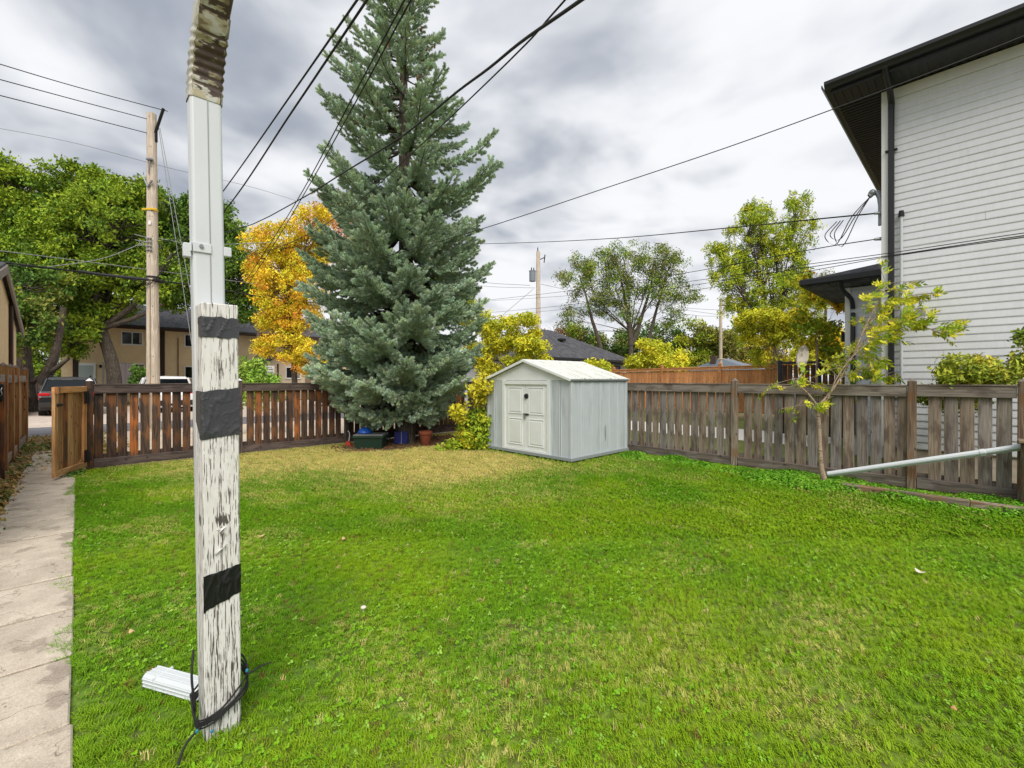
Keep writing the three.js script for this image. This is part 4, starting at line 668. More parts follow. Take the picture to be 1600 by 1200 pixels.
car({ name: 'parked_car', label: 'black sport utility car with red tail lights parked behind the open gate', category: 'car', s: -0.15, t: 27.9, turn: TH, H: 1.56, paint: std(0x17191d, 0.25), roofPaint: std(0x2c2f33, 0.4), boxy: 0.45, rack: true });
car({ name: 'parked_car', label: 'white van seen over the dark fence right of the tall pole', category: 'car', s: 2.95, t: 26.9, turn: TH, w: 1.85, H: 1.6, L: 4.4, roofT: 0.22, paint: std(0xe9eaec, 0.25), boxy: 1.0 });
car({ name: 'parked_car', label: 'dark grey sedan whose roof shows over the fence left of the spruce', category: 'car', s: 11.9, t: 25.5, turn: TH + Math.PI / 2, H: 1.44, paint: std(0x24262b, 0.25), boxy: 0.2 });
car({ name: 'parked_car', label: 'red car mostly hidden behind the passage fence at far left', category: 'car', s: -2.45, t: 28.3, turn: TH, w: 1.75, H: 1.4, L: 4.2, paint: std(0xb02a34, 0.3), boxy: 0.3 });
car({ name: 'parked_truck', label: 'dark covered vehicle behind the black car with only its flat top showing', category: 'truck', s: -1.35, t: 36.2, turn: TH, w: 1.9, H: 1.44, L: 5.2, paint: std(0x1d1e20, 0.5), boxy: 1.0 });
{   // old grey fence across the lane
  const f = thing('old_fence', 'old grey board fence in the distance beyond the parked cars', 'fence', W(-9, 33.2), TH);
  const g = block(0.14, 1.25, 0.02, 0.002); for (let x = 0; x < 8; x += 0.16) { const m = mesh('board', g, pick(M.fenceGrey), f); m.position.set(x, 0.66 + rr(-0.03, 0.03), 0); }
  for (const y of [0.3, 1.1]) mesh('rail', mv(block(8, 0.09, 0.04, 0.004, 'x'), 4, y, -0.04), M.fenceGrey[1], f);
}
{   // sign on a post beside the lane
  const p = at(419, 580, 20), o = thing('lane_sign', 'small white notice sign on a thin post behind the dark fence', 'sign', V3(p.x, 0, p.z), TH * 0.65);
  mesh('post', mv(cyl(0.025, 0.025, p.y + 0.2, 8), 0, 0, -0.03), M.steel, o);
  const bd = mesh('panel', mv(block(0.5, 0.48, 0.02, 0.004), 0, p.y, 0), std(0xeeeeea, 0.5), o);
  const bars = []; for (const [y, w, h] of [[0.17, 0.3, 0.028], [0.085, 0.4, 0.05], [0.0, 0.34, 0.014], [-0.05, 0.38, 0.024], [-0.1, 0.36, 0.02], [-0.16, 0.2, 0.014]]) { let x = -w / 2; while (x < w / 2) { const l = Math.min(rr(0.03, 0.07), w / 2 - x); if (l > 0.01) bars.push(mv(plain(l, h, 0.004), x + l / 2, p.y + y, 0.012)); x += l + 0.016; } }
  const tx = mesh('small_print', bars, std(0x5b5f66, 0.7), bd); tx.userData.kind = 'stuff';
}
{   // sheet hung out by the building
  const o = thing('hanging_sheet', 'pale lilac sheet hanging in front of the beige building', 'laundry', W(1.9, 36.6), TH);
  const g = new THREE.PlaneGeometry(1.25, 1.5, 40, 14), p = g.attributes.position; for (let i = 0; i < p.count; i++) { const x = p.getX(i), y = p.getY(i); p.setZ(i, 0.05 * Math.sin(x * 17 + Math.sin(y * 2)) * (0.7 - y * 0.3) + 0.02 * Math.sin(x * 41)); p.setY(i, y + 0.04 * Math.sin(x * 6)); } g.computeVertexNormals();
  const m = mesh('cloth', mv(g, 0, 1.72, 0), std(0xc9bcc0, 0.9, { side: THREE.DoubleSide }), o);
  mesh('line_post', [mv(cyl(0.03, 0.03, 2.5, 8), -0.75, 0, 0), mv(cyl(0.03, 0.03, 2.5, 8), 0.75, 0, 0), along(V3(-0.8, 2.47, 0), V3(0.8, 2.47, 0), cyl(0.012, 0.012, 1.6, 6))], M.steel, o);
}

// ---------- bins and pots under the spruce ----------
{
  const p = at(580, 698, 9.85), o = thing('storage_tub', 'dark green plastic tub with grey lid under the spruce', 'tub', V3(p.x, 0, p.z), TH - 0.75);
  mesh('tub', hull([[-0.27, 0.01, -0.2], [0.27, 0.01, -0.2], [-0.27, 0.01, 0.2], [0.27, 0.01, 0.2], [-0.31, 0.26, -0.24], [0.31, 0.26, -0.24], [-0.31, 0.26, 0.24], [0.31, 0.26, 0.24]]), std(0x1f3b2c, 0.5), o);
  mesh('rim', mv(block(0.67, 0.035, 0.53, 0.012), 0, 0.255, 0), std(0x24402f, 0.5), o); mesh('lid', mv(block(0.64, 0.04, 0.5, 0.018), 0, 0.293, 0), std(0x77797a, 0.6), o);
  for (const k of [-1, 1]) mesh('handle', mv(block(0.05, 0.03, 0.16, 0.01), k * 0.335, 0.2, 0), std(0x24402f, 0.5), o);
  const b = thing('blue_bucket', 'bright blue round lid lying on the green tub', 'lid', V3(p.x - 0.13, 0.313, p.z + 0.02)); mesh('lid', new THREE.LatheGeometry([[0.0001, 0], [0.15, 0], [0.155, 0.03], [0.12, 0.09], [0.06, 0.13], [0.0001, 0.14]].map(a => new THREE.Vector2(...a)), 20), std(0x1b58b8, 0.4), b);
  const q = at(628, 690, 10.4), c = thing('blue_crate', 'dark blue plastic crate under the spruce beside the trunk', 'crate', V3(q.x, 0, q.z), TH - 0.7);
  mesh('crate', [mv(block(0.3, 0.02, 0.24, 0.004), 0, 0.02, 0), mv(block(0.3, 0.28, 0.014, 0.004), 0, 0.16, 0.12), mv(block(0.3, 0.28, 0.014, 0.004), 0, 0.16, -0.12), mv(block(0.014, 0.28, 0.226, 0.004), 0.143, 0.16, 0), mv(block(0.014, 0.28, 0.226, 0.004), -0.143, 0.16, 0)], std(0x17246e, 0.4), c); mesh('band', mv(block(0.012, 0.27, 0.006, 0.002), 0.01, 0.16, 0.13), std(0x9aa2c8, 0.5), c);
  const r = at(665, 696, 10.1), t = thing('flower_pot', 'terracotta flower pot on the soil under the spruce', 'pot', V3(r.x, 0, r.z));
  mesh('pot', new THREE.LatheGeometry([[0.0001, 0], [0.1, 0], [0.135, 0.26], [0.15, 0.26], [0.155, 0.33], [0.13, 0.33], [0.12, 0.28], [0.0001, 0.28]].map(a => new THREE.Vector2(...a)), 22), std(0x7d4029, 0.9), t);
  const e = at(545, 694, 10.1), k = thing('red_toy', 'small red plastic toy beside the green tub', 'toy', V3(e.x, 0, e.z)); mesh('body', hull([[-0.07, 0, -0.05], [0.07, 0, -0.05], [-0.07, 0, 0.05], [0.07, 0, 0.05], [-0.05, 0.1, -0.03], [0.02, 0.12, 0.03], [-0.05, 0.1, 0.03]]), std(0xb3301c, 0.5), k); mesh('handle', tube([V3(0, 0.1, 0), V3(0.02, 0.28, 0), V3(-0.02, 0.34, 0)], [0.01, 0.01], 5), M.white, k);
}
// long white pipe leaning from the sapling's foot, timber edging
{
  const a = at(1292, 741, 6.55), b = V3(6.22, 0.81, -5.05), e = a.clone().lerp(b, 1.35);
  const o = thing('long_pipe', 'long white rain pipe lying slanted in front of the grey fence', 'downspout', a); const d = e.clone().sub(a), l = d.length();
  const g = block(0.075, l, 0.06, 0.014); mesh('pipe', along(V3(0, 0, 0), d, mv(g, 0, l / 2, 0)), M.pipe, o); mesh('coupling', along(V3(0, 0, 0), d, mv(block(0.083, 0.07, 0.068, 0.014), 0, l * 0.52, 0)), M.pipe, o); const g2 = block(0.02, l - 0.02, 0.004, 0.001); mesh('seam', along(V3(0, 0, 0), d, mv(g2, 0, l / 2, 0.031)), std(0xaab0b2, 0.5), o);
}
{
  const o = thing('timber_edging', 'weathered timber edging strip at the front of the green ground cover', 'edging', W(7.42, 1.28), FACE_V);
  for (const [x0, x1] of [[0, 1.2], [1.204, 2.5], [2.504, 4.2]]) mesh('timber', mv(block(x1 - x0, 0.11, 0.09, 0.008, 'x'), (x0 + x1) / 2, 0.045, 0), pick([M.fenceGrey[2], M.fenceGrey[5], M.post[0]]), o);
}
{
  const o = thing('low_cabinet', 'low wooden box with a flat top at the right edge before the grey fence', 'box', W(7.86, -0.32), FACE_V);
  for (let i = 0; i < 4; i++) mesh('board', mv(block(0.14, 0.74, 0.02, 0.003), 0.1 + i * 0.145, 0.39, 0.1), pick(M.fenceGrey), o); mesh('top_board', mv(block(0.66, 0.03, 0.26, 0.004, 'x'), 0.32, 0.785, 0.02), M.post[0], o);
  for (const x of [0.04, 0.6]) mesh('leg', mv(block(0.06, 0.76, 0.06, 0.004), x, 0.38, 0.04), M.post[1], o);
}

// ---------- leaves ----------
function leafBunch(n, leafL, leafW, spread, seed, droop = 0) {       // a little spray of folded leaves
  const R = rng(seed), pos = [];
  for (let i = 0; i < n; i++) {
    const c = V3(R() - 0.5, R() - 0.5, R() - 0.5).multiplyScalar(2 * spread), d = V3(R() - 0.5, (R() - 0.5) * 0.8 - droop, R() - 0.5).normalize(), up = V3(R() - 0.5, R() * 0.8 + 0.25, R() - 0.5), x = d.clone().cross(up).normalize().multiplyScalar(leafW / 2), y = x.clone().cross(d).normalize().multiplyScalar(leafW * 0.18);
    const L = leafL * (0.7 + 0.6 * R()), b = c, t = c.clone().addScaledVector(d, L), m = c.clone().addScaledVector(d, L * 0.45), l = m.clone().add(x).add(y), r = m.clone().sub(x).add(y);
    for (const q of [b, m, l, l, m, t, b, r, m, r, t, m]) pos.push(q.x, q.y, q.z);
  }
  const g = new THREE.BufferGeometry(); g.setAttribute('position', new THREE.Float32BufferAttribute(pos, 3)); g.computeVertexNormals(); return g;
}
const leafMat = new THREE.MeshPhysicalMaterial({ color: 0xffffff, roughness: 0.8, specularIntensity: 0.25, side: THREE.DoubleSide });
const needleMat = new THREE.MeshPhysicalMaterial({ color: 0xffffff, roughness: 0.85, specularIntensity: 0.3, side: THREE.DoubleSide });

// tree: base and clumps measured on the photograph at the tree's own distance; every clump is an uneven cloud of twigs and leaves
function tree({ name = 'tree', label, category = 'tree', base, d, trunkR = 0.15, fork, clumps, bunch, size = 1, cols, density = 1, bark = M.bark, limbR = 0.4, seed = 1, sub = 1, group, extraTrunks = [], twigs = true, fill = 0.62 }) {
  rnd = rng(seed * 7919 + 13);
  const B = at(base[0], 592, d); B.y = 0;
  const o = thing(name, label, category, B, 0, group);
  const rel = (px, py, dz = 0) => { const q = at(px, py, d); q.z += dz; return q.sub(B); };
  const F = rel(fork[0], fork[1], fork[2] || 0), k = d / 705, wood = [], list = [];
  const mid = F.clone().multiplyScalar(0.5).add(V3((base[2] || 0), 0, 0));
  wood.push(tube([V3(0, -0.05, 0), V3(0, 0.02, 0).lerp(mid, 0.35), mid, F], [trunkR * 1.35, trunkR, trunkR * 0.85, trunkR * 0.7], 10, 10));
  for (const e of extraTrunks) wood.push(tube(e.map(([px, py, r, dz = 0]) => rel(px, py, dz)), e.map(a => a[2]), 8, 12));
  for (const cl of clumps) {
    const [px, py, rx, ry, n, dz = rr(-0.5, 0.5) * rx * k, col = -1] = cl, C = rel(px, py, dz), RX = rx * k, RY = ry * k, RZ = Math.max(RX, RY) * 0.9;
    const from = cl[7] ? rel(cl[7][0], cl[7][1]) : F, lm = from.clone().lerp(C, 0.5).add(V3(rr(-0.15, 0.15) * RX, rr(0, 0.25) * RY, rr(-0.2, 0.2) * RX));
    const lr = trunkR * limbR * clamp(Math.sqrt(n / 600), 0.35, 1.3); wood.push(tube([from, lm, C], [lr, lr * 0.65, lr * 0.25], 6, 8));
    const ns = Math.max(4, Math.round(n / 26 * sub));
    for (let i = 0; i < ns; i++) {
      let v; do { v = V3(rr(-1, 1), rr(-1, 1), rr(-1, 1)); } while (v.length() > 1);
      v.setLength(Math.pow(v.length(), 0.6)); const S = C.clone().add(V3(v.x * RX, v.y * RY, v.z * RZ));
      if (twigs) { const st = from.clone().lerp(C, rr(0.55, 1)); wood.push(tube([st, st.clone().lerp(S, 0.55).add(V3(0, rr(-0.05, 0.15) * RY, 0)), S], [lr * 0.28, lr * 0.16, lr * 0.06], 4, 4)); }
      const m = Math.round(n / ns * density * rr(0.6, 1.4)), sr = fill * Math.pow(ns, -0.34), tone = rnd();
      for (let j = 0; j < m; j++) {
        let w; do { w = V3(rr(-1, 1), rr(-1, 1), rr(-1, 1)); } while (w.length() > 1);
        const P = S.clone().add(V3(w.x * RX * sr * 1.25, w.y * RY * sr, w.z * RZ * sr * 1.25));
        const c0 = cols[col >= 0 ? col : Math.floor(clamp(tone * 0.7 + rnd() * 0.3, 0, 0.999) * cols.length)];
        list.push([mat4(P, rr(0, 6.3), rr(0, 6.3), rr(-0.6, 0.6), size * rr(0.7, 1.3)), jit(c0, 0.25)]);
      }
    }
  }
  const tr = mesh('trunk', wood, bark, o);
  copies('crown', bunch, leafMat, list, o);
  return o;
}
const C_ = { deep: lin(0.085, 0.165, 0.035), mid: lin(0.14, 0.25, 0.04), fresh: lin(0.30, 0.41, 0.035), lime: lin(0.54, 0.57, 0.045), yellow: lin(0.77, 0.70, 0.05), gold: lin(0.86, 0.59, 0.045), orange: lin(0.8, 0.36, 0.06), pink: lin(0.7, 0.42, 0.22), olive: lin(0.25, 0.26, 0.06), rust: lin(0.36, 0.18, 0.07), dull: lin(0.18, 0.20, 0.09) };
const SPARSE = leafBunch(6, 0.11, 0.05, 0.17, 16, 0.2), BIG = leafBunch(10, 0.15, 0.075, 0.2, 5, 0.25), MED = leafBunch(8, 0.13, 0.065, 0.13, 6, 0.25), SML = leafBunch(7, 0.085, 0.045, 0.09, 8, 0.3), DROOP = leafBunch(8, 0.16, 0.05, 0.13, 9, 0.9);

// left elms over the lane
tree({ name: 'elm_tree', label: 'large green elm with a leaning trunk in front of the beige building', base: [181, 592, 0.25], d: 24.5, fork: [158, 512], trunkR: 0.36, seed: 2, bunch: BIG, size: 1.15, density: 1.5, sub: 2.2, cols: [C_.mid, C_.mid, C_.fresh, C_.fresh, lin(0.22, 0.36, 0.04), C_.fresh], limbR: 0.5,
  clumps: [[60, 310, 60, 45, 900], [150, 310, 70, 42, 1100], [30, 350, 60, 55, 1000], [110, 370, 80, 55, 1500], [190, 360, 60, 60, 1100], [50, 420, 70, 45, 1100], [130, 430, 70, 45, 1200], [90, 470, 60, 32, 700], [150, 478, 40, 20, 350], [220, 430, 50, 45, 700], [-30, 400, 60, 90, 900], [20, 470, 30, 30, 300], [140, 515, 38, 20, 380, 1.2], [140, 545, 26, 12, 120, 1.2], [-40, 320, 50, 60, 500], [200, 300, 30, 25, 220], [20, 275, 40, 22, 280], [120, 278, 40, 20, 280]],
  extraTrunks: [[[160, 512, 0.2], [205, 480, 0.15], [245, 430, 0.1], [270, 395, 0.05]], [[165, 512, 0.14], [215, 495, 0.12], [255, 475, 0.07]]] });
tree({ name: 'elm_tree', label: 'green elm behind the utility pole reaching past the near post', base: [330, 592], d: 28, fork: [330, 500], trunkR: 0.3, seed: 3, bunch: BIG, size: 1.2, density: 1.3, sub: 2, cols: [C_.deep, C_.mid, C_.mid, C_.mid, C_.fresh], limbR: 0.45,
  clumps: [[270, 340, 38, 42, 700], [320, 335, 36, 30, 500], [280, 400, 50, 50, 1000], [345, 385, 45, 45, 900], [300, 455, 60, 32, 700], [370, 425, 40, 50, 800], [390, 480, 34, 36, 420], [350, 480, 40, 25, 350], [410, 440, 20, 30, 200]],
  extraTrunks: [[[410, 594, 0.12], [404, 530, 0.09], [398, 480, 0.05]], [[395, 560, 0.08], [430, 540, 0.06], [450, 520, 0.03]]] });
tree({ name: 'elm_tree', label: 'dark multi stemmed elm shading the far left behind the passage fence', base: [45, 592], d: 20.5, fork: [36, 520], trunkR: 0.3, seed: 4, bunch: BIG, size: 1.1, cols: [C_.deep, C_.deep, C_.mid, C_.olive, C_.fresh], limbR: 0.45,
  clumps: [[10, 440, 50, 40, 500], [60, 500, 36, 32, 420], [50, 560, 16, 18, 160, 1.5], [75, 535, 18, 20, 180, 1.8], [30, 480, 44, 30, 380], [-40, 480, 40, 50, 400]],
  extraTrunks: [[[66, 600, 0.2], [84, 560, 0.17], [92, 525, 0.14], [100, 480, 0.1]], [[40, 600, 0.3], [32, 545, 0.24], [26, 500, 0.2]], [[52, 596, 0.14], [84, 578, 0.11], [108, 560, 0.06]]] });
tree({ name: 'maple_tree', label: 'golden yellow maple beside the spruce on its left', base: [462, 592], d: 17.5, fork: [458, 520], trunkR: 0.12, seed: 5, bunch: MED, size: 0.75, density: 1.25, sub: 2.6, fill: 0.8, cols: [C_.yellow, C_.yellow, C_.gold, C_.yellow, C_.gold, C_.orange], bark: M.bark, limbR: 0.45,
  clumps: [[440, 375, 42, 32, 520], [420, 420, 40, 32, 520], [470, 400, 38, 38, 560], [450, 460, 44, 34, 620], [470, 500, 36, 30, 460], [435, 500, 30, 24, 260], [455, 545, 40, 22, 420], [480, 560, 26, 24, 260], [400, 375, 26, 22, 180], [430, 545, 22, 14, 120], [490, 350, 30, 26, 260], [480, 450, 30, 40, 300]] });
tree({ name: 'maple_tree', label: 'thin orange pink maple top showing between yellow maple and spruce', base: [520, 592], d: 20, fork: [518, 450], trunkR: 0.1, seed: 6, bunch: MED, size: 0.9, cols: [C_.pink, C_.orange, C_.pink, C_.rust], limbR: 0.4, fill: 0.8,
  clumps: [[515, 335, 38, 28, 190], [545, 345, 24, 30, 130], [490, 345, 20, 24, 90], [560, 390, 26, 30, 120], [520, 390, 30, 30, 160]] });
tree({ name: 'yellow_tree', label: 'yellow tree rising behind the shed and right of the spruce', base: [800, 592], d: 14.5, fork: [800, 590], trunkR: 0.08, seed: 7, bunch: MED, size: 0.85, sub: 1.4, density: 1.3, cols: [C_.yellow, C_.lime, C_.lime, C_.yellow, C_.lime], limbR: 0.4,
  clumps: [[790, 525, 34, 24, 300], [830, 540, 26, 26, 260], [772, 555, 26, 26, 190], [815, 570, 34, 20, 250], [765, 512, 18, 16, 80], [748, 545, 14, 22, 60], [757, 588, 18, 20, 80], [742, 620, 12, 18, 30], [810, 500, 30, 12, 130]] });
tree({ name: 'yellow_tree', label: 'yellow green tree top peeking out right behind the spruce', base: [715, 592], d: 22, fork: [715, 520], trunkR: 0.12, seed: 8, bunch: BIG, size: 0.9, cols: [C_.fresh, C_.lime, C_.lime, C_.mid], clumps: [[700, 450, 28, 28, 260], [720, 490, 30, 30, 280], [745, 500, 24, 14, 140], [690, 420, 20, 20, 120]] });
// behind the garages and the orange fence
tree({ name: 'ash_tree', label: 'sparse spreading tree with bare dark limbs behind the lane garage', base: [986, 592], d: 38, fork: [986, 520], trunkR: 0.24, seed: 9, bunch: SPARSE, size: 1.5, sub: 2.4, density: 1.9, cols: [C_.dull, C_.olive, C_.mid, C_.fresh, C_.olive], limbR: 0.38, fill: 0.75,
  clumps: [[900, 430, 26, 26, 230], [940, 420, 32, 30, 300], [975, 405, 34, 24, 300], [1020, 410, 34, 24, 300], [1055, 420, 26, 26, 200], [925, 470, 34, 24, 300], [960, 450, 30, 26, 260], [1030, 455, 36, 26, 280], [1070, 460, 22, 16, 120], [890, 500, 18, 20, 120], [900, 520, 14, 14, 90], [1000, 440, 30, 24, 200], [1050, 490, 24, 16, 110], [970, 490, 30, 20, 170], [880, 430, 14, 16, 60]],
  extraTrunks: [[[946, 592, 0.2], [938, 540, 0.18], [925, 500, 0.13], [915, 460, 0.07], [905, 430, 0.03]], [[1000, 592, 0.2], [1012, 540, 0.17], [1024, 490, 0.12], [1036, 450, 0.06], [1046, 415, 0.03]], [[986, 540, 0.25], [982, 500, 0.18], [975, 460, 0.1], [968, 425, 0.04]], [[990, 535, 0.2], [1004, 490, 0.14], [1016, 450, 0.08], [1020, 415, 0.03]]] });
tree({ name: 'poplar_tree', label: 'tall yellow green tree with drooping foliage left of the white house', base: [1215, 592], d: 26, fork: [1212, 540], trunkR: 0.22, seed: 10, bunch: DROOP, size: 1.05, density: 0.85, sub: 2.8, cols: [C_.fresh, C_.fresh, C_.lime, C_.fresh, C_.lime], limbR: 0.4, fill: 0.8,
  clumps: [[1190, 330, 26, 18, 260], [1250, 320, 18, 22, 200], [1165, 360, 32, 24, 380], [1215, 365, 28, 28, 360], [1250, 370, 22, 30, 300], [1140, 400, 32, 30, 380], [1190, 410, 36, 32, 560], [1230, 420, 30, 30, 400], [1130, 430, 24, 22, 200], [1170, 455, 34, 30, 460], [1215, 460, 34, 28, 420], [1185, 500, 26, 28, 300], [1230, 500, 30, 30, 260], [1150, 480, 18, 26, 140], [1165, 520, 14, 22, 100], [1255, 470, 24, 22, 200], [1270, 500, 16, 24, 120], [1120, 395, 14, 16, 80]] });
tree({ name: 'yellow_tree', label: 'bright yellow bushy tree above the orange fence near the white house', base: [1218, 592], d: 15, fork: [1216, 570], trunkR: 0.06, seed: 11, density: 1.2, bunch: MED, size: 0.8, sub: 1.2, bark: M.barkPale, cols: [C_.yellow, C_.lime, C_.lime, C_.yellow], limbR: 0.5,
  clumps: [[1180, 500, 28, 14, 280], [1215, 505, 32, 16, 360], [1235, 530, 24, 20, 220], [1195, 530, 26, 18, 200], [1170, 515, 16, 14, 110], [1200, 560, 22, 14, 120], [1245, 500, 16, 12, 90]] });
tree({ name: 'young_tree', label: 'thin young tree with yellow tips before the low rear wing', base: [1277, 592], d: 11, fork: [1276, 540], trunkR: 0.035, seed: 12, bunch: MED, size: 0.85, bark: M.barkPale, cols: [C_.lime, C_.yellow, C_.fresh, C_.gold], limbR: 0.6,
  clumps: [[1270, 470, 18, 14, 80], [1295, 460, 20, 10, 110, 0, 3], [1312, 468, 12, 12, 60, 0, 3], [1262, 500, 18, 14, 70], [1290, 505, 16, 14, 70], [1278, 540, 20, 16, 60], [1300, 545, 16, 18, 60], [1305, 570, 16, 14, 60], [1265, 440, 14, 14, 50]] });
tree({ name: 'yellow_bush', label: 'pale yellow shrub above the orange fence right of the lane garage', category: 'shrub', base: [1030, 592], d: 24, fork: [1030, 585], trunkR: 0.06, seed: 13, bunch: MED, size: 1.2, cols: [C_.lime, C_.yellow, C_.lime, C_.lime],
  clumps: [[1015, 545, 18, 14, 150], [1045, 555, 22, 16, 200], [1005, 565, 22, 14, 160], [1060, 570, 20, 12, 140], [1030, 570, 26, 14, 200]] });
tree({ name: 'yellow_bush', label: 'small lime shrub top over the shed roof before the lane garage', category: 'shrub', base: [933, 592], d: 17, fork: [933, 580], trunkR: 0.03, seed: 14, bunch: MED, size: 1.0, cols: [C_.lime, C_.lime, C_.yellow, C_.fresh], clumps: [[933, 568, 15, 8, 110], [926, 574, 12, 8, 60], [940, 576, 12, 8, 60]] });
tree({ name: 'willow_tree', label: 'round soft green yellow tree behind the pale yellow shrub', base: [1090, 592], d: 45, fork: [1090, 560], trunkR: 0.25, seed: 15, bunch: BIG, size: 1.6, sub: 1.3, cols: [C_.olive, C_.fresh, C_.lime, C_.olive], clumps: [[1085, 525, 30, 22, 420], [1110, 530, 30, 20, 400, 1, 0], [1075, 560, 24, 26, 360], [1105, 560, 24, 24, 300], [1130, 540, 16, 20, 180, 1, 0]] });
tree({ name: 'dark_tree', label: 'dark green tree mass behind the hip roof of the lane garage', base: [960, 592], d: 48, fork: [960, 570], trunkR: 0.3, seed: 16, bunch: BIG, size: 1.7, cols: [C_.mid, C_.olive, C_.deep, C_.mid], clumps: [[915, 550, 46, 24, 520], [960, 545, 50, 30, 700], [1000, 545, 50, 34, 700], [1035, 530, 36, 26, 460], [1050, 560, 40, 28, 460], [1010, 575, 50, 20, 400], [905, 530, 20, 14, 160]] });
tree({ name: 'rust_tree', label: 'rust and yellow autumn tree low behind the thin bare pole', base: [1150, 592], d: 50, fork: [1150, 575], trunkR: 0.2, seed: 17, bunch: BIG, size: 1.7, cols: [C_.rust, C_.olive, C_.gold, C_.dull, C_.deep], clumps: [[1145, 545, 26, 26, 420], [1175, 550, 30, 24, 420], [1120, 565, 26, 18, 300], [1160, 572, 40, 14, 300], [1205, 560, 26, 24, 260]] });
tree({ name: 'gold_tree', label: 'golden autumn tree low between the bare fence and rear wing', base: [1300, 592], d: 32, fork: [1300, 580], trunkR: 0.2, seed: 18, bunch: BIG, size: 1.4, cols: [C_.gold, C_.yellow, C_.lime, C_.gold], clumps: [[1275, 545, 26, 18, 320], [1310, 540, 26, 20, 320], [1345, 545, 30, 22, 300], [1295, 565, 36, 16, 320], [1250, 565, 20, 18, 160]] });
tree({ name: 'rust_tree', label: 'small rust brown treetop beside the transformer pole base', base: [865, 592], d: 40, fork: [865, 545], trunkR: 0.15, seed: 19, bunch: BIG, size: 1.1, cols: [C_.rust, C_.rust, C_.dull], fill: 0.9, clumps: [[860, 520, 20, 10, 90], [885, 525, 22, 8, 80], [845, 525, 12, 10, 50]] });
tree({ name: 'roof_tree', label: 'feathery grey green treetop showing over the rear wing roof', base: [1290, 592], d: 40, fork: [1290, 470], trunkR: 0.15, seed: 20, bunch: BIG, size: 0.9, cols: [C_.dull, C_.olive], fill: 0.9, clumps: [[1272, 434, 14, 8, 60], [1298, 430, 16, 6, 60], [1255, 440, 10, 8, 40]] });
tree({ name: 'dark_tree', label: 'shaded green treetop low at far left beyond the parked cars', base: [50, 592], d: 40, fork: [50, 570], trunkR: 0.25, seed: 26, bunch: BIG, size: 1.7, cols: [C_.deep, C_.olive, C_.fresh, C_.mid], clumps: [[30, 540, 50, 36, 420], [80, 560, 40, 26, 300], [60, 500, 40, 30, 260], [10, 580, 40, 20, 240], [70, 585, 30, 12, 200]] });
// shrubs
tree({ name: 'shrub', label: 'bright feathery green shrub right of the near post behind the dark fence', category: 'shrub', base: [395, 592], d: 12.2, fork: [395, 600], trunkR: 0.02, seed: 21, bunch: SML, size: 1.1, sub: 2, cols: [lin(0.3, 0.48, 0.08), lin(0.25, 0.43, 0.06), lin(0.4, 0.54, 0.1)], clumps: [[390, 595, 26, 16, 260], [380, 580, 14, 14, 100], [405, 580, 12, 14, 90], [415, 600, 18, 16, 140], [395, 620, 36, 22, 200]] });
tree({ name: 'shrub', label: 'dark green leafy shrub before the building left of the tall pole', category: 'shrub', base: [212, 592], d: 24, fork: [212, 596], trunkR: 0.03, seed: 22, bunch: MED, size: 1.1, cols: [C_.deep, C_.mid, C_.deep], clumps: [[222, 590, 12, 12, 110], [230, 580, 9, 10, 60], [228, 602, 14, 10, 90]] });
tree({ name: 'shrub', label: 'green and yellow leafy shrub against the left wall of the shed', category: 'shrub', base: [742, 705], d: 9.5, fork: [742, 690], trunkR: 0.025, seed: 23, bunch: SML, size: 1.05, sub: 1.5, cols: [lin(0.22, 0.37, 0.03), C_.fresh, lin(0.3, 0.43, 0.03), lin(0.6, 0.55, 0.04), lin(0.36, 0.47, 0.03)],
  clumps: [[748, 662, 16, 18, 200], [738, 682, 22, 20, 320], [722, 693, 18, 10, 130], [750, 690, 12, 18, 180], [700, 699, 16, 7, 60], [752, 630, 10, 12, 36, 0, 3], [758, 602, 10, 16, 50, 0.1, 3], [745, 610, 12, 12, 34, 0.2, 3], [716, 644, 10, 8, 40, 0.1, 3]] });
tree({ name: 'shrub', label: 'rounded olive green shrub against the white siding behind the grey fence', category: 'shrub', base: [1510, 592], d: 5.95, fork: [1508, 640], trunkR: 0.02, seed: 24, bunch: SML, size: 0.6, density: 1.5, sub: 2.2, cols: [lin(0.36, 0.42, 0.05), lin(0.46, 0.5, 0.06), lin(0.26, 0.34, 0.05), lin(0.62, 0.56, 0.07)],
  clumps: [[1500, 578, 34, 22, 300], [1530, 585, 30, 18, 220], [1480, 590, 20, 14, 120], [1562, 592, 20, 14, 120], [1520, 620, 50, 24, 220]] });
tree({ name: 'shrub', label: 'sprig of olive leaves at the right edge against the siding', category: 'shrub', base: [1612, 592], d: 5.7, fork: [1612, 600], trunkR: 0.015, seed: 25, bunch: SML, size: 0.75, cols: [lin(0.2, 0.28, 0.04), lin(0.36, 0.36, 0.05)], clumps: [[1604, 520, 10, 14, 40], [1606, 550, 14, 18, 50], [1612, 580, 12, 16, 50]] });

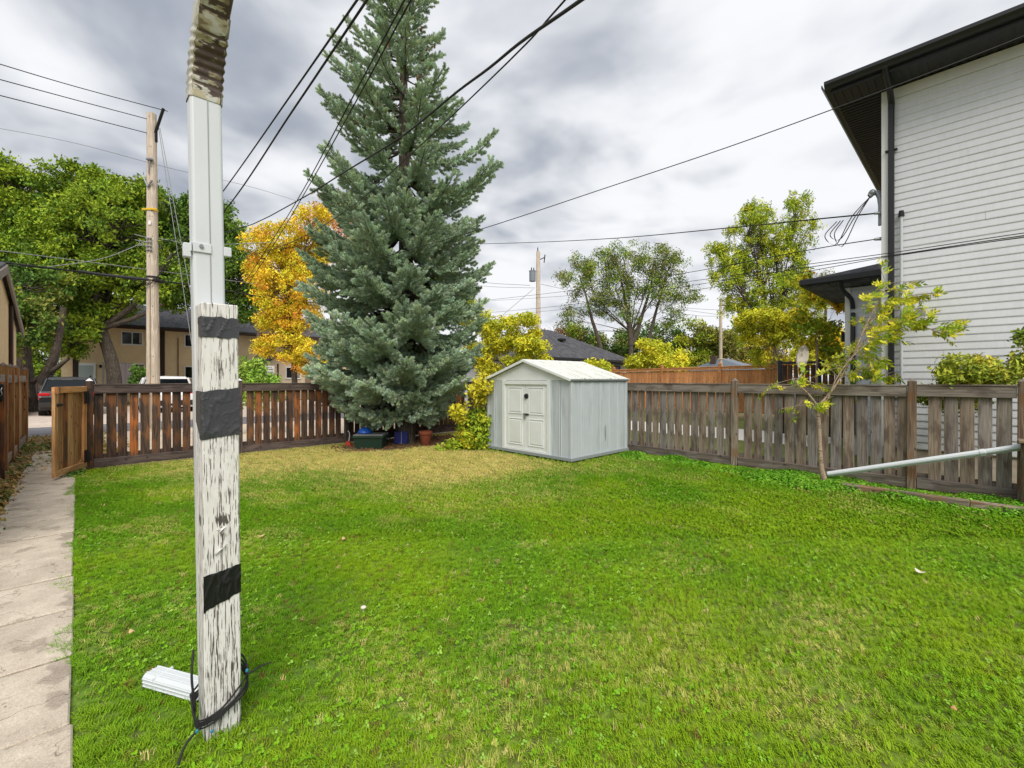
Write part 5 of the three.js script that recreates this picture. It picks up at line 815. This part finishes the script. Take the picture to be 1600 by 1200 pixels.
// the sapling at the right-hand fence: pale bark, compound leaves
{
  rnd = rng(909);
  const d0 = 6.55, B = at(1287, 752, d0), o = thing('maple_sapling', 'young maple sapling with a pale trunk standing before the grey fence', 'tree', V3(B.x, 0, B.z));
  const P = (px, py, dz = 0) => { const q = at(px, py, d0); q.z += dz; return q.sub(o.position); };
  const wood = [tube([P(1290, 757), P(1284, 735), P(1281, 700), P(1279, 660), P(1275, 630)], [0.05, 0.034, 0.028, 0.026, 0.032], 9, 16)];
  const limb = (pts, r) => { wood.push(tube(pts.map(p => P(...p)), r, 6, 14)); return new THREE.CatmullRomCurve3(pts.map(p => P(...p))); };
  const twigsList = [], leaves = [];
  const L = [[limb([[1275, 632], [1262, 615], [1246, 601], [1238, 588]], [0.018, 0.014, 0.009, 0.005]), 4, 3], [limb([[1276, 636], [1290, 622], [1312, 592], [1334, 552], [1352, 510], [1372, 470], [1384, 440]], [0.018, 0.014, 0.011, 0.008, 0.004]), 30, 30],
    [limb([[1290, 622, 0.05], [1300, 590, 0.1], [1318, 560, 0.15], [1336, 540, 0.2]], [0.01, 0.007, 0.004]), 15, 8], [limb([[1334, 552], [1360, 530, -0.1], [1388, 515, -0.15], [1412, 505, -0.1]], [0.008, 0.006, 0.004]), 20, 14], [limb([[1352, 510], [1392, 480, -0.05], [1430, 466, -0.1], [1472, 462, -0.1]], [0.009, 0.006, 0.004]), 14, 18], [limb([[1350, 514], [1400, 500, 0.1], [1430, 510, 0.1], [1456, 522, 0.1]], [0.008, 0.006, 0.003]), 12, 14], [limb([[1312, 592], [1345, 580, -0.1], [1372, 590, -0.15], [1380, 600, -0.15]], [0.007, 0.005, 0.003]), 17, 12], [limb([[1275, 630], [1258, 634, -0.1], [1232, 640, -0.2]], [0.006, 0.004, 0.003]), 4, 4], [limb([[1246, 601], [1228, 606, -0.1], [1215, 598, -0.1]], [0.006, 0.004, 0.003]), 3, 3], [limb([[1278, 640, -0.05], [1300, 625, -0.1], [1330, 610, -0.15]], [0.006, 0.004, 0.003]), 5, 5]];
  for (const [c, n] of L) for (let i = 0; i < n; i++) {
    const t = n > 20 ? rr(0.42, 1) : rr(0.3, 1), q = c.getPoint(t), dir = V3(rr(-1, 1), rr(-0.3, 0.75), rr(-1, 1)).normalize(), len = rr(0.14, 0.5), e = q.clone().addScaledVector(dir, len).add(V3(0, -len * 0.2, 0));
    wood.push(tube([q, q.clone().lerp(e, 0.5).add(V3(0, 0.03, 0)), e], [0.004, 0.003, 0.0015], 4, 4));
    for (let k = 0; k < 6; k++) leaves.push([q.clone().lerp(e, rr(0.35, 1)), dir]);
  }
  mesh('trunk', wood, M.barkPale, o);
  const comp = [0, 1, 2].map(v => { const R = rng(40 + v), pos = []; const leaf = (b, d, l) => { const x = d.clone().cross(V3(0, 1, 0.2)).normalize().multiplyScalar(l * 0.24), m = b.clone().addScaledVector(d, l * 0.45), t = b.clone().addScaledVector(d, l).add(V3(0, -l * 0.25, 0)); const lo = V3(0, l * 0.06, 0); for (const q of [b, m, m.clone().add(x).add(lo), m.clone().add(x).add(lo), m, t, b, m.clone().sub(x).add(lo), m, m.clone().sub(x).add(lo), t, m]) pos.push(q.x, q.y, q.z); };
    for (let i = 0; i < 5; i++) { const f = i / 4, a = (i % 2 ? 1 : -1) * (i === 4 ? 0 : 0.9) + (R() - 0.5) * 0.4; leaf(V3(0.03 + f * 0.08, -f * f * 0.03, 0), V3(Math.cos(a), -0.35 + (R() - 0.5) * 0.3, Math.sin(a)).normalize(), 0.062 + 0.02 * R()); }
    const g = new THREE.BufferGeometry(); g.setAttribute('position', new THREE.Float32BufferAttribute(pos, 3)); g.computeVertexNormals(); return g; });
  const cols = [lin(0.27, 0.4, 0.03), C_.lime, lin(0.5, 0.52, 0.03), lin(0.32, 0.45, 0.05), C_.yellow];
  for (let v = 0; v < 3; v++) copies('crown', comp[v], leafMat, leaves.filter((_, i) => i % 3 === v).map(([q, dir]) => { const top = smooth(1.9, 2.9, q.y); return [mat4(q, Math.atan2(-dir.z, dir.x) + rr(-0.8, 0.8), rr(-0.5, 0.5), rr(-0.7, 0.2), rr(0.65, 1.1)), jit(rnd() < 0.14 + 0.2 * top ? cols[4] : cols[Math.floor(rnd() * 4)], 0.2)]; }), o);
}

// ---------- blue spruce ----------
{
  rnd = rng(4242);
  const base = W(SPRUCE.s, SPRUCE.t), o = thing('spruce_tree', 'tall blue spruce at the back of the lawn', 'tree', base);
  const prof = [[-0.2, 0.9, 0.6], [0.35, 1.1, 0.7], [0.75, 1.4, 0.9], [1.3, 1.8, 1.5], [2.0, 1.95, 1.9], [2.58, 2.15, 1.95], [3.2, 2.15, 1.65], [3.94, 2.1, 1.75], [5.0, 1.95, 1.75], [5.74, 2.05, 1.7], [6.04, 1.8, 2.15], [6.64, 1.95, 2.05], [7.4, 1.75, 1.65], [8.0, 1.95, 1.35], [8.7, 1.5, 1.15], [9.35, 1.25, 0.95], [10.5, 0.85, 0.7], [11.6, 0.45, 0.4], [12.4, 0.1, 0.1]];
  const radius = (h, ca) => { let i = 0; while (i < prof.length - 2 && prof[i + 1][0] < h) i++; const f = clamp((h - prof[i][0]) / (prof[i + 1][0] - prof[i][0])), l = lerp(prof[i][1], prof[i + 1][1], f), r = lerp(prof[i][2], prof[i + 1][2], f); return lerp(l, r, (ca + 1) / 2) * 1.0; };
  const brush = v => {                    // a shoot bristling with needles
    const R = rng(70 + v), pos = [], L = 0.11;
    for (let i = 0; i < 54; i++) { const f = i / 53, a = i * 2.4 + R(), b = V3(0, f * L, 0), l = 0.04 * (0.8 + 0.4 * R()) * (f > 0.85 ? 0.8 : 1), d = V3(Math.cos(a), 0.25 + f * 0.9, Math.sin(a)).normalize(), x = V3(-Math.sin(a), 0, Math.cos(a)).multiplyScalar(0.0052), t = b.clone().addScaledVector(d, l), m = b.clone().addScaledVector(d, l * 0.5); const p = b.clone().add(x), q = b.clone().sub(x); for (const k of [p, q, t]) pos.push(k.x, k.y, k.z); const y = d.clone().cross(x).normalize().multiplyScalar(0.0052); for (const k of [m.clone().add(y), b.clone().sub(y), t]) pos.push(k.x, k.y, k.z); }
    const g = new THREE.BufferGeometry(); g.setAttribute('position', new THREE.Float32BufferAttribute(pos, 3)); g.computeVertexNormals(); return g;
  };
  const wood = [], shoots = [[], [], []], cones = [];
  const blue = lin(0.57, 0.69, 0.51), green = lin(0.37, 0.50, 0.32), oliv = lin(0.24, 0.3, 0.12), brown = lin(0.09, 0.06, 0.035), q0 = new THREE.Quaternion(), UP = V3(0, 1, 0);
  const shoot = (p, d, s, c) => { shoots[Math.floor(rnd() * 3)].push([new THREE.Matrix4().compose(p, q0.setFromUnitVectors(UP, d.clone().normalize()), V3(s, s, s)), jit(c, 0.24)]); };
  const trunk = [V3(0, -0.05, 0), V3(0.02, 4, 0), V3(-0.04, 8, 0), V3(0.0, 12.4, 0)]; wood.push(tube(trunk, [0.24, 0.17, 0.1, 0.02], 10, 20));
  let h = 0.98, wi = 0;
  while (h < 12.2) {
    const n = h < 6 ? 9 : 6, a0 = rnd() * 6.28;
    for (let k = 0; k < n; k++) {
      const az = a0 + (k + rr(-0.3, 0.3)) / n * Math.PI * 2, ca = Math.cos(az), hh = h + rr(-0.06, 0.06);
      const tDir = toT(ca, Math.sin(az)); const rise0 = lerp(-0.4, 0.32, smooth(2.5, 12, hh)) + 0.1; let Rm = radius(hh + radius(hh, ca) * rise0, ca) * (rnd() < 0.3 ? rr(0.5, 0.8) : rr(0.86, 1.16)); if (hh < 1.55 && tDir > 0.2) Rm = Math.min(Rm, 0.72 / tDir);
      if (Rm < 0.12) continue;
      // lower limbs sag and lift at the tip, upper ones rise
      const rise = lerp(-0.4, 0.32, smooth(2.5, 12, hh)) + rr(-0.12, 0.12), tip = 0.17;
      const out = V3(ca, 0, Math.sin(az)), side = V3(-Math.sin(az), 0, ca);
      const c = f => V3(0, hh, 0).addScaledVector(out, Rm * f).add(V3(0, Rm * (rise * f - 0.2 * Math.sin(f * Math.PI) * (hh < 7 ? 1 : 0.5) + tip * f * f), 0));
      const tone = rr(0, 1), bc = mixc(green, blue, 0.25 + 0.75 * tone);
      wood.push(tube([c(0), c(0.35), c(0.7), c(0.97)], [0.03 * Rm * 0.7 + 0.006, 0.02 * Rm * 0.7, 0.006], 5, 6));
      const step = 0.115; let nb = Math.max(2, Math.round(Rm / step));
      for (let i = 1; i <= nb; i++) {
        const f = lerp(0.16, 1, i / nb), p = c(f), fw = c(Math.min(1, f + 0.02)).sub(c(f - 0.02)).normalize();
        if (f > 0.3) shoot(p, fw.clone().add(V3(rr(-0.3, 0.3), rr(0.1, 0.7), rr(-0.3, 0.3))), rr(0.85, 1.15), bc);
        for (const sd of [-1, 1]) {
          const bl = Math.min(0.62, (0.12 + 0.5 * Math.sin(Math.PI * clamp(f * 0.86 + 0.05))) * (0.4 + Rm * 0.42)) * lerp(1, 0.55, smooth(3.5, 7, hh)) * rr(0.6, 1.1) * (f > 0.88 ? 0.45 : 1);
          const bd = fw.clone().multiplyScalar(0.75).addScaledVector(side, sd * rr(0.7, 1.05)).add(V3(0, rr(-0.22, 0.08), 0)).normalize(), m = Math.max(1, Math.round(bl / 0.1));
          for (let j = 1; j <= m; j++) {
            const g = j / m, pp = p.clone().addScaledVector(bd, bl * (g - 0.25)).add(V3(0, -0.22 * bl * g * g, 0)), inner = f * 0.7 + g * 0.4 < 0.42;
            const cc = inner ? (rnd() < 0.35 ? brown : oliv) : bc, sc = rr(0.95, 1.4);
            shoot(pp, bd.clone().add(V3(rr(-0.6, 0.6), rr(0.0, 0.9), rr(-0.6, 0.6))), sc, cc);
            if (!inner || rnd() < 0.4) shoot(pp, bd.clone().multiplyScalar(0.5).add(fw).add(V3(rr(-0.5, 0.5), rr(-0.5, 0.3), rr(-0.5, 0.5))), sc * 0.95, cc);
          }
        }
      }
      if (hh > 6.5 && rnd() < 0.5) for (let q = 0; q < 3; q++) { const p = c(rr(0.4, 0.8)); cones.push([mat4(p.add(V3(rr(-0.08, 0.08), -0.06, rr(-0.08, 0.08))), 0, rr(-0.3, 0.3), rr(-0.3, 0.3), rr(0.8, 1.2)), jit(lin(0.28, 0.12, 0.05), 0.2)]); }
    }
    h += lerp(0.33, 0.39, smooth(2, 8, h)) * rr(0.85, 1.15); wi++;
  }
  mesh('trunk', wood, M.bark, o);
  shoots.forEach((l, i) => copies('crown', brush(i), needleMat, l, o));
  copies('cone', new THREE.LatheGeometry([[0.0001, -0.06], [0.018, -0.045], [0.022, 0], [0.014, 0.035], [0.0001, 0.045]].map(a => new THREE.Vector2(...a)), 8), std(0xffffff, 0.8), cones, o);
  console.log('spruce shoots', shoots.map(s => s.length).join(' '));
}

// ---------- grass, clover, ground cover, litter ----------
{
  rnd = rng(31337);
  const blades = (n, h, w, sp, seed) => { const R = rng(seed), pos = []; for (let i = 0; i < n; i++) { const a = R() * 6.28, r = Math.sqrt(R()) * sp, b = V3(Math.cos(a) * r, 0, Math.sin(a) * r), y = R() * 6.28, l = h * (0.55 + 0.6 * R()), ln = 0.25 + 0.75 * R(), dr = V3(Math.cos(y), 0, Math.sin(y)), x = V3(-Math.sin(y), 0, Math.cos(y)).multiplyScalar(w / 2), m = b.clone().addScaledVector(dr, l * ln * 0.35).add(V3(0, l * 0.6, 0)), t = b.clone().addScaledVector(dr, l * ln).add(V3(0, l * (1 - 0.35 * ln), 0)), xm = x.clone().multiplyScalar(0.75); for (const q of [b.clone().sub(x), b.clone().add(x), m.clone().add(xm), b.clone().sub(x), m.clone().add(xm), m.clone().sub(xm), m.clone().sub(xm), m.clone().add(xm), t]) pos.push(q.x, q.y, q.z); } const g = new THREE.BufferGeometry(); g.setAttribute('position', new THREE.Float32BufferAttribute(pos, 3)); g.computeVertexNormals(); return g; };
  const bladeMat = new THREE.MeshPhysicalMaterial({ color: 0xffffff, roughness: 0.85, specularIntensity: 0.2, side: THREE.DoubleSide });
  const near = [], far = [], shed = (s, t) => s > 6.15 && s < 8.07 && t > 4.9 && t < 7.2;
  const seen = (x, z) => z < -0.9 && Math.abs(x / z) < 1.22;
  for (let i = 0; i < 260000; i++) {
    const s = rr(0.0, 8.05), t = rr(-3, 10.12); if (shed(s, t)) continue;
    const p = W(s, t), dd = -p.z, vis = seen(p.x, p.z), keep = vis ? clamp(3.3 / Math.max(dd, 0.5), 0.42, 1) : 0.12; if (rnd() > keep) continue;
    if (soil(s, t) > rr(0.25, 0.9)) continue;
    const dry = dryness(s, t), k = fbm(s * 6, t * 6, 2, 401), c = lin(...mix3(greenColor(s, t), STRAW, clamp(dry + rr(-0.55, 0.55) * (dry > 0.04 ? 1 : 0))));
    if (rnd() < 0.008) c.setRGB(0.6, 0.5, 0.2); else if (rnd() < 0.03) c.setRGB(0.2, 0.13, 0.04);
    const sc = (0.65 + 0.6 * k) * (dry > 0.5 ? 0.75 : 1) * rr(0.6, 1.3) * (rnd() < 0.04 ? 1.6 : 1);
    (dd < 4.2 ? near : far).push([mat4(V3(p.x, 0.002, p.z), rr(0, 6.3), rr(-0.15, 0.15), rr(-0.15, 0.15), V3(dd < 4.2 ? 1 : 1.25, sc, dd < 4.2 ? 1 : 1.25)), jit(c, 0.16)]);
  }
  // a ragged fringe along the path and at the foot of the fences
  for (let i = 0; i < 5200; i++) { const t = rr(0.5, 10), k = fbm(t * 2.2, 1, 3, 411), p = W(0.03 - rr(0, 0.16) * smooth(0.35, 0.75, k), t); if (k < 0.38) continue; const c = lin(...grassColor(0.1, t)); near.push([mat4(V3(p.x, 0.004, p.z), rr(0, 6.3), rr(-0.3, 0.3), rr(-0.3, 0.3), V3(1, rr(0.7, 1.5), 1)), jit(c, 0.25)]); }
  for (let i = 0; i < 700; i++) { const e = rnd() < 0.5, p = e ? W(rr(6.15, 8), rr(4.84, 4.92)) : W(rr(6.1, 6.18), rr(4.9, 7.2)); near.push([mat4(V3(p.x, 0.003, p.z), rr(0, 6.3), rr(-0.3, 0.3), rr(-0.3, 0.3), V3(1.2, rr(0.8, 2.6), 1.2)), jit(lin(0.2, 0.32, 0.03), 0.3)]); }
  for (let i = 0; i < 1500; i++) { const s = rr(0.2, 4.6), p = W(s, rr(9.95, 10.15)); near.push([mat4(V3(p.x, 0.004, p.z), rr(0, 6.3), rr(-0.3, 0.3), rr(-0.3, 0.3), V3(1, rr(0.6, 1.5), 1)), jit(lin(0.3, 0.3, 0.08), 0.3)]); }
  tag(copies('grass', blades(14, 0.036, 0.0038, 0.026, 11), bladeMat, near), 'short mown green grass of the near lawn', 'grass');
  tag(copies('grass', blades(13, 0.036, 0.006, 0.038, 12), bladeMat, far), 'short mown grass of the far lawn turning straw yellow toward the spruce', 'grass');
  // clover and broad leaves among the grass
  const disc = (n, r, seed) => { const R = rng(seed), pos = []; for (let i = 0; i < n; i++) { const a = i / n * 6.28 + R() * 0.6, c = V3(Math.cos(a) * r * 0.95, 0.03 + R() * 0.012, Math.sin(a) * r * 0.95), t = 0.25 * R(); const o = []; for (let k = 0; k < 6; k++) { const b = k / 6 * 6.28; o.push(c.clone().add(V3(Math.cos(b) * r * 0.8, (R() - 0.5) * r * 0.5 + Math.sin(b) * r * t, Math.sin(b) * r * 0.8))); } for (let k = 0; k < 6; k++) for (const q of [c, o[(k + 1) % 6], o[k]]) pos.push(q.x, q.y, q.z); } const g = new THREE.BufferGeometry(); g.setAttribute('position', new THREE.Float32BufferAttribute(pos, 3)); g.computeVertexNormals(); return g; };
  const cl = []; for (let i = 0; i < 130000; i++) { const s = rr(0.05, 8), t = rr(-0.5, 8.8); if (shed(s, t)) continue; const n = fbm(s * 1.6, t * 1.6, 4, 421); if (n < 0.40 || rnd() > 0.12 + (n - 0.4) * 3.4) continue; const p = W(s, t); if (!seen(p.x, p.z)) continue; if (dryness(s, t) > rr(0.2, 0.8)) continue; cl.push([mat4(V3(p.x, 0, p.z), rr(0, 6.3), rr(-0.25, 0.25), rr(-0.25, 0.25), V3(rr(0.5, 0.95), rr(0.6, 1.15), rr(0.5, 0.95))), jit(rnd() < 0.2 ? lin(0.24, 0.42, 0.06) : lin(0.16, 0.34, 0.014), 0.22)]); }
  tag(copies('clover', disc(3, 0.011, 21), bladeMat, cl), 'clover patches spread through the lawn', 'clover');
  // lush creeping leaves along the right fence
  const gc = []; for (let i = 0; i < 44000; i++) { const t = rr(-1.5, 6), s = 8.02 - Math.pow(rnd(), 1.5) * (t < 1.4 ? 0.75 : 0.25 + 0.55 * fbm(t * 1.1, 3, 3, 431) + (t > 1.4 && t < 2.4 ? 0.3 : 0)); if (shed(s, t) || rnd() > (t > 2.9 ? 0.8 : 1)) continue; if (t > 2.4 && t < 3.4 && rnd() > 0.45) continue; const p = W(s, t), hgt = 0.4 + 2.2 * smooth(0.25, 0.7, fbm(s * 3, t * 3, 3, 441)); gc.push([mat4(V3(p.x, 0.0, p.z), rr(0, 6.3), rr(-0.4, 0.4), rr(-0.4, 0.4), V3(rr(0.8, 1.6), hgt * rr(0.7, 1.2), rr(0.8, 1.6))), jit(rnd() < 0.3 ? lin(0.24, 0.44, 0.05) : lin(0.15, 0.38, 0.025), 0.28)]); }
  tag(copies('ground_cover', disc(3, 0.013, 22), bladeMat, gc), 'lush bright green creeping leaves along the foot of the grey fence', 'ground cover');
  // leaf litter: by the passage and under the spruce
  const lf = leafBunch(3, 0.05, 0.032, 0.03, 51), li = [];
  for (let i = 0; i < 2600; i++) { const t = rr(4, 17), s = rr(-0.84, t > 10.3 ? 0.9 : -0.52), p = W(s, t); li.push([mat4(V3(p.x, 0.012, p.z), rr(0, 6.3), rr(-0.3, 0.3), 0, rr(0.6, 1.3)), jit(pick([lin(0.42, 0.28, 0.1), lin(0.3, 0.17, 0.06), lin(0.2, 0.2, 0.05), lin(0.5, 0.36, 0.16)]), 0.25)]); }
  for (let i = 0; i < 1500; i++) { const s = SPRUCE.s + rr(-1.7, 1.6), t = SPRUCE.t + rr(-1.1, 0.8), p = W(s, t); if (soil(s, t) < 0.3) continue; li.push([mat4(V3(p.x, 0.01, p.z), rr(0, 6.3), rr(-0.3, 0.3), 0, rr(0.4, 1.0)), jit(pick([lin(0.22, 0.1, 0.05), lin(0.16, 0.08, 0.04), lin(0.12, 0.13, 0.04)]), 0.25)]); }
  tag(copies('leaf_litter', lf, leafMat, li), 'dry brown leaf litter beside the path and under the spruce', 'leaf litter');
  // weeds in the passage
  const wd = []; for (const [s, t, n, r] of [[-0.66, 6.4, 160, 0.13], [-0.7, 5.6, 120, 0.12], [-0.62, 4.9, 120, 0.1], [-0.05, 9.75, 160, 0.14], [-0.7, 8.2, 60, 0.1], [0.0, 12, 200, 0.8], [-0.7, 14.2, 200, 0.5]]) for (let i = 0; i < n; i++) { const p = W(s + rr(-r, r) * 0.8, t + rr(-r, r) * 1.6); wd.push([mat4(V3(p.x, 0, p.z), rr(0, 6.3), rr(-0.4, 0.4), rr(-0.4, 0.4), V3(rr(1.2, 2.2), rr(0.6, 2.6), rr(1.2, 2.2))), jit(lin(0.09, 0.2, 0.035), 0.3)]); }
  tag(copies('weeds', disc(3, 0.013, 23), bladeMat, wd), 'low green weeds along the passage and beside the path', 'weeds');
  // pale scraps lying on the lawn
  const scrap = (label, px, py, c, sz, mush) => { const d = 1057.5 / (py - 592), q = at(px, py, d); const o = thing(mush ? 'mushroom' : 'fallen_leaf', label, mush ? 'mushroom' : 'leaf', V3(q.x, 0.0, q.z), rr(0, 6));
    if (mush) { mesh('cap', mv(new THREE.SphereGeometry(sz, 14, 8, 0, 6.3, 0, 1.6).scale(1, 0.6, 1), 0, 0.045, 0), c, o); mesh('stem', cyl(sz * 0.3, sz * 0.3, 0.05, 8), c, o); } else { const g = new THREE.PlaneGeometry(sz * 2, sz * 1.3, 6, 4).rotateX(-Math.PI / 2), p = g.attributes.position; for (let i = 0; i < p.count; i++) { const x = p.getX(i) / sz, z = p.getZ(i) / sz; p.setY(i, 0.05 + 0.4 * sz * (x * x - z * z)); p.setZ(i, p.getZ(i) * (1 - 0.75 * x * x)); } g.computeVertexNormals(); mesh('blade', g, c, o); } };
  const tan = std(0xc7a877, 0.9, { side: THREE.DoubleSide }), pale = std(0xd8cfc0, 0.9, { side: THREE.DoubleSide });
  scrap('pale mushroom cap in the grass right of the near post', 568, 960, pale, 0.018, true); scrap('pale curled leaf on the lawn at the right', 1438, 903, pale, 0.035, false); scrap('tan fallen leaf on the lawn right of the post', 408, 845, tan, 0.03, false); scrap('tan leaf lying on the left of the lawn near the post', 206, 1000, tan, 0.022, false); scrap('orange brown leaf in the grass at the lower right corner', 1490, 1124, std(0xb98a5c, 0.9, { side: THREE.DoubleSide }), 0.016, false); scrap('small straw coloured leaf on the middle of the lawn', 538, 850, tan, 0.03, false);
  console.log('grass', near.length, far.length, cl.length, gc.length);
}

renderer.render(scene, camera);
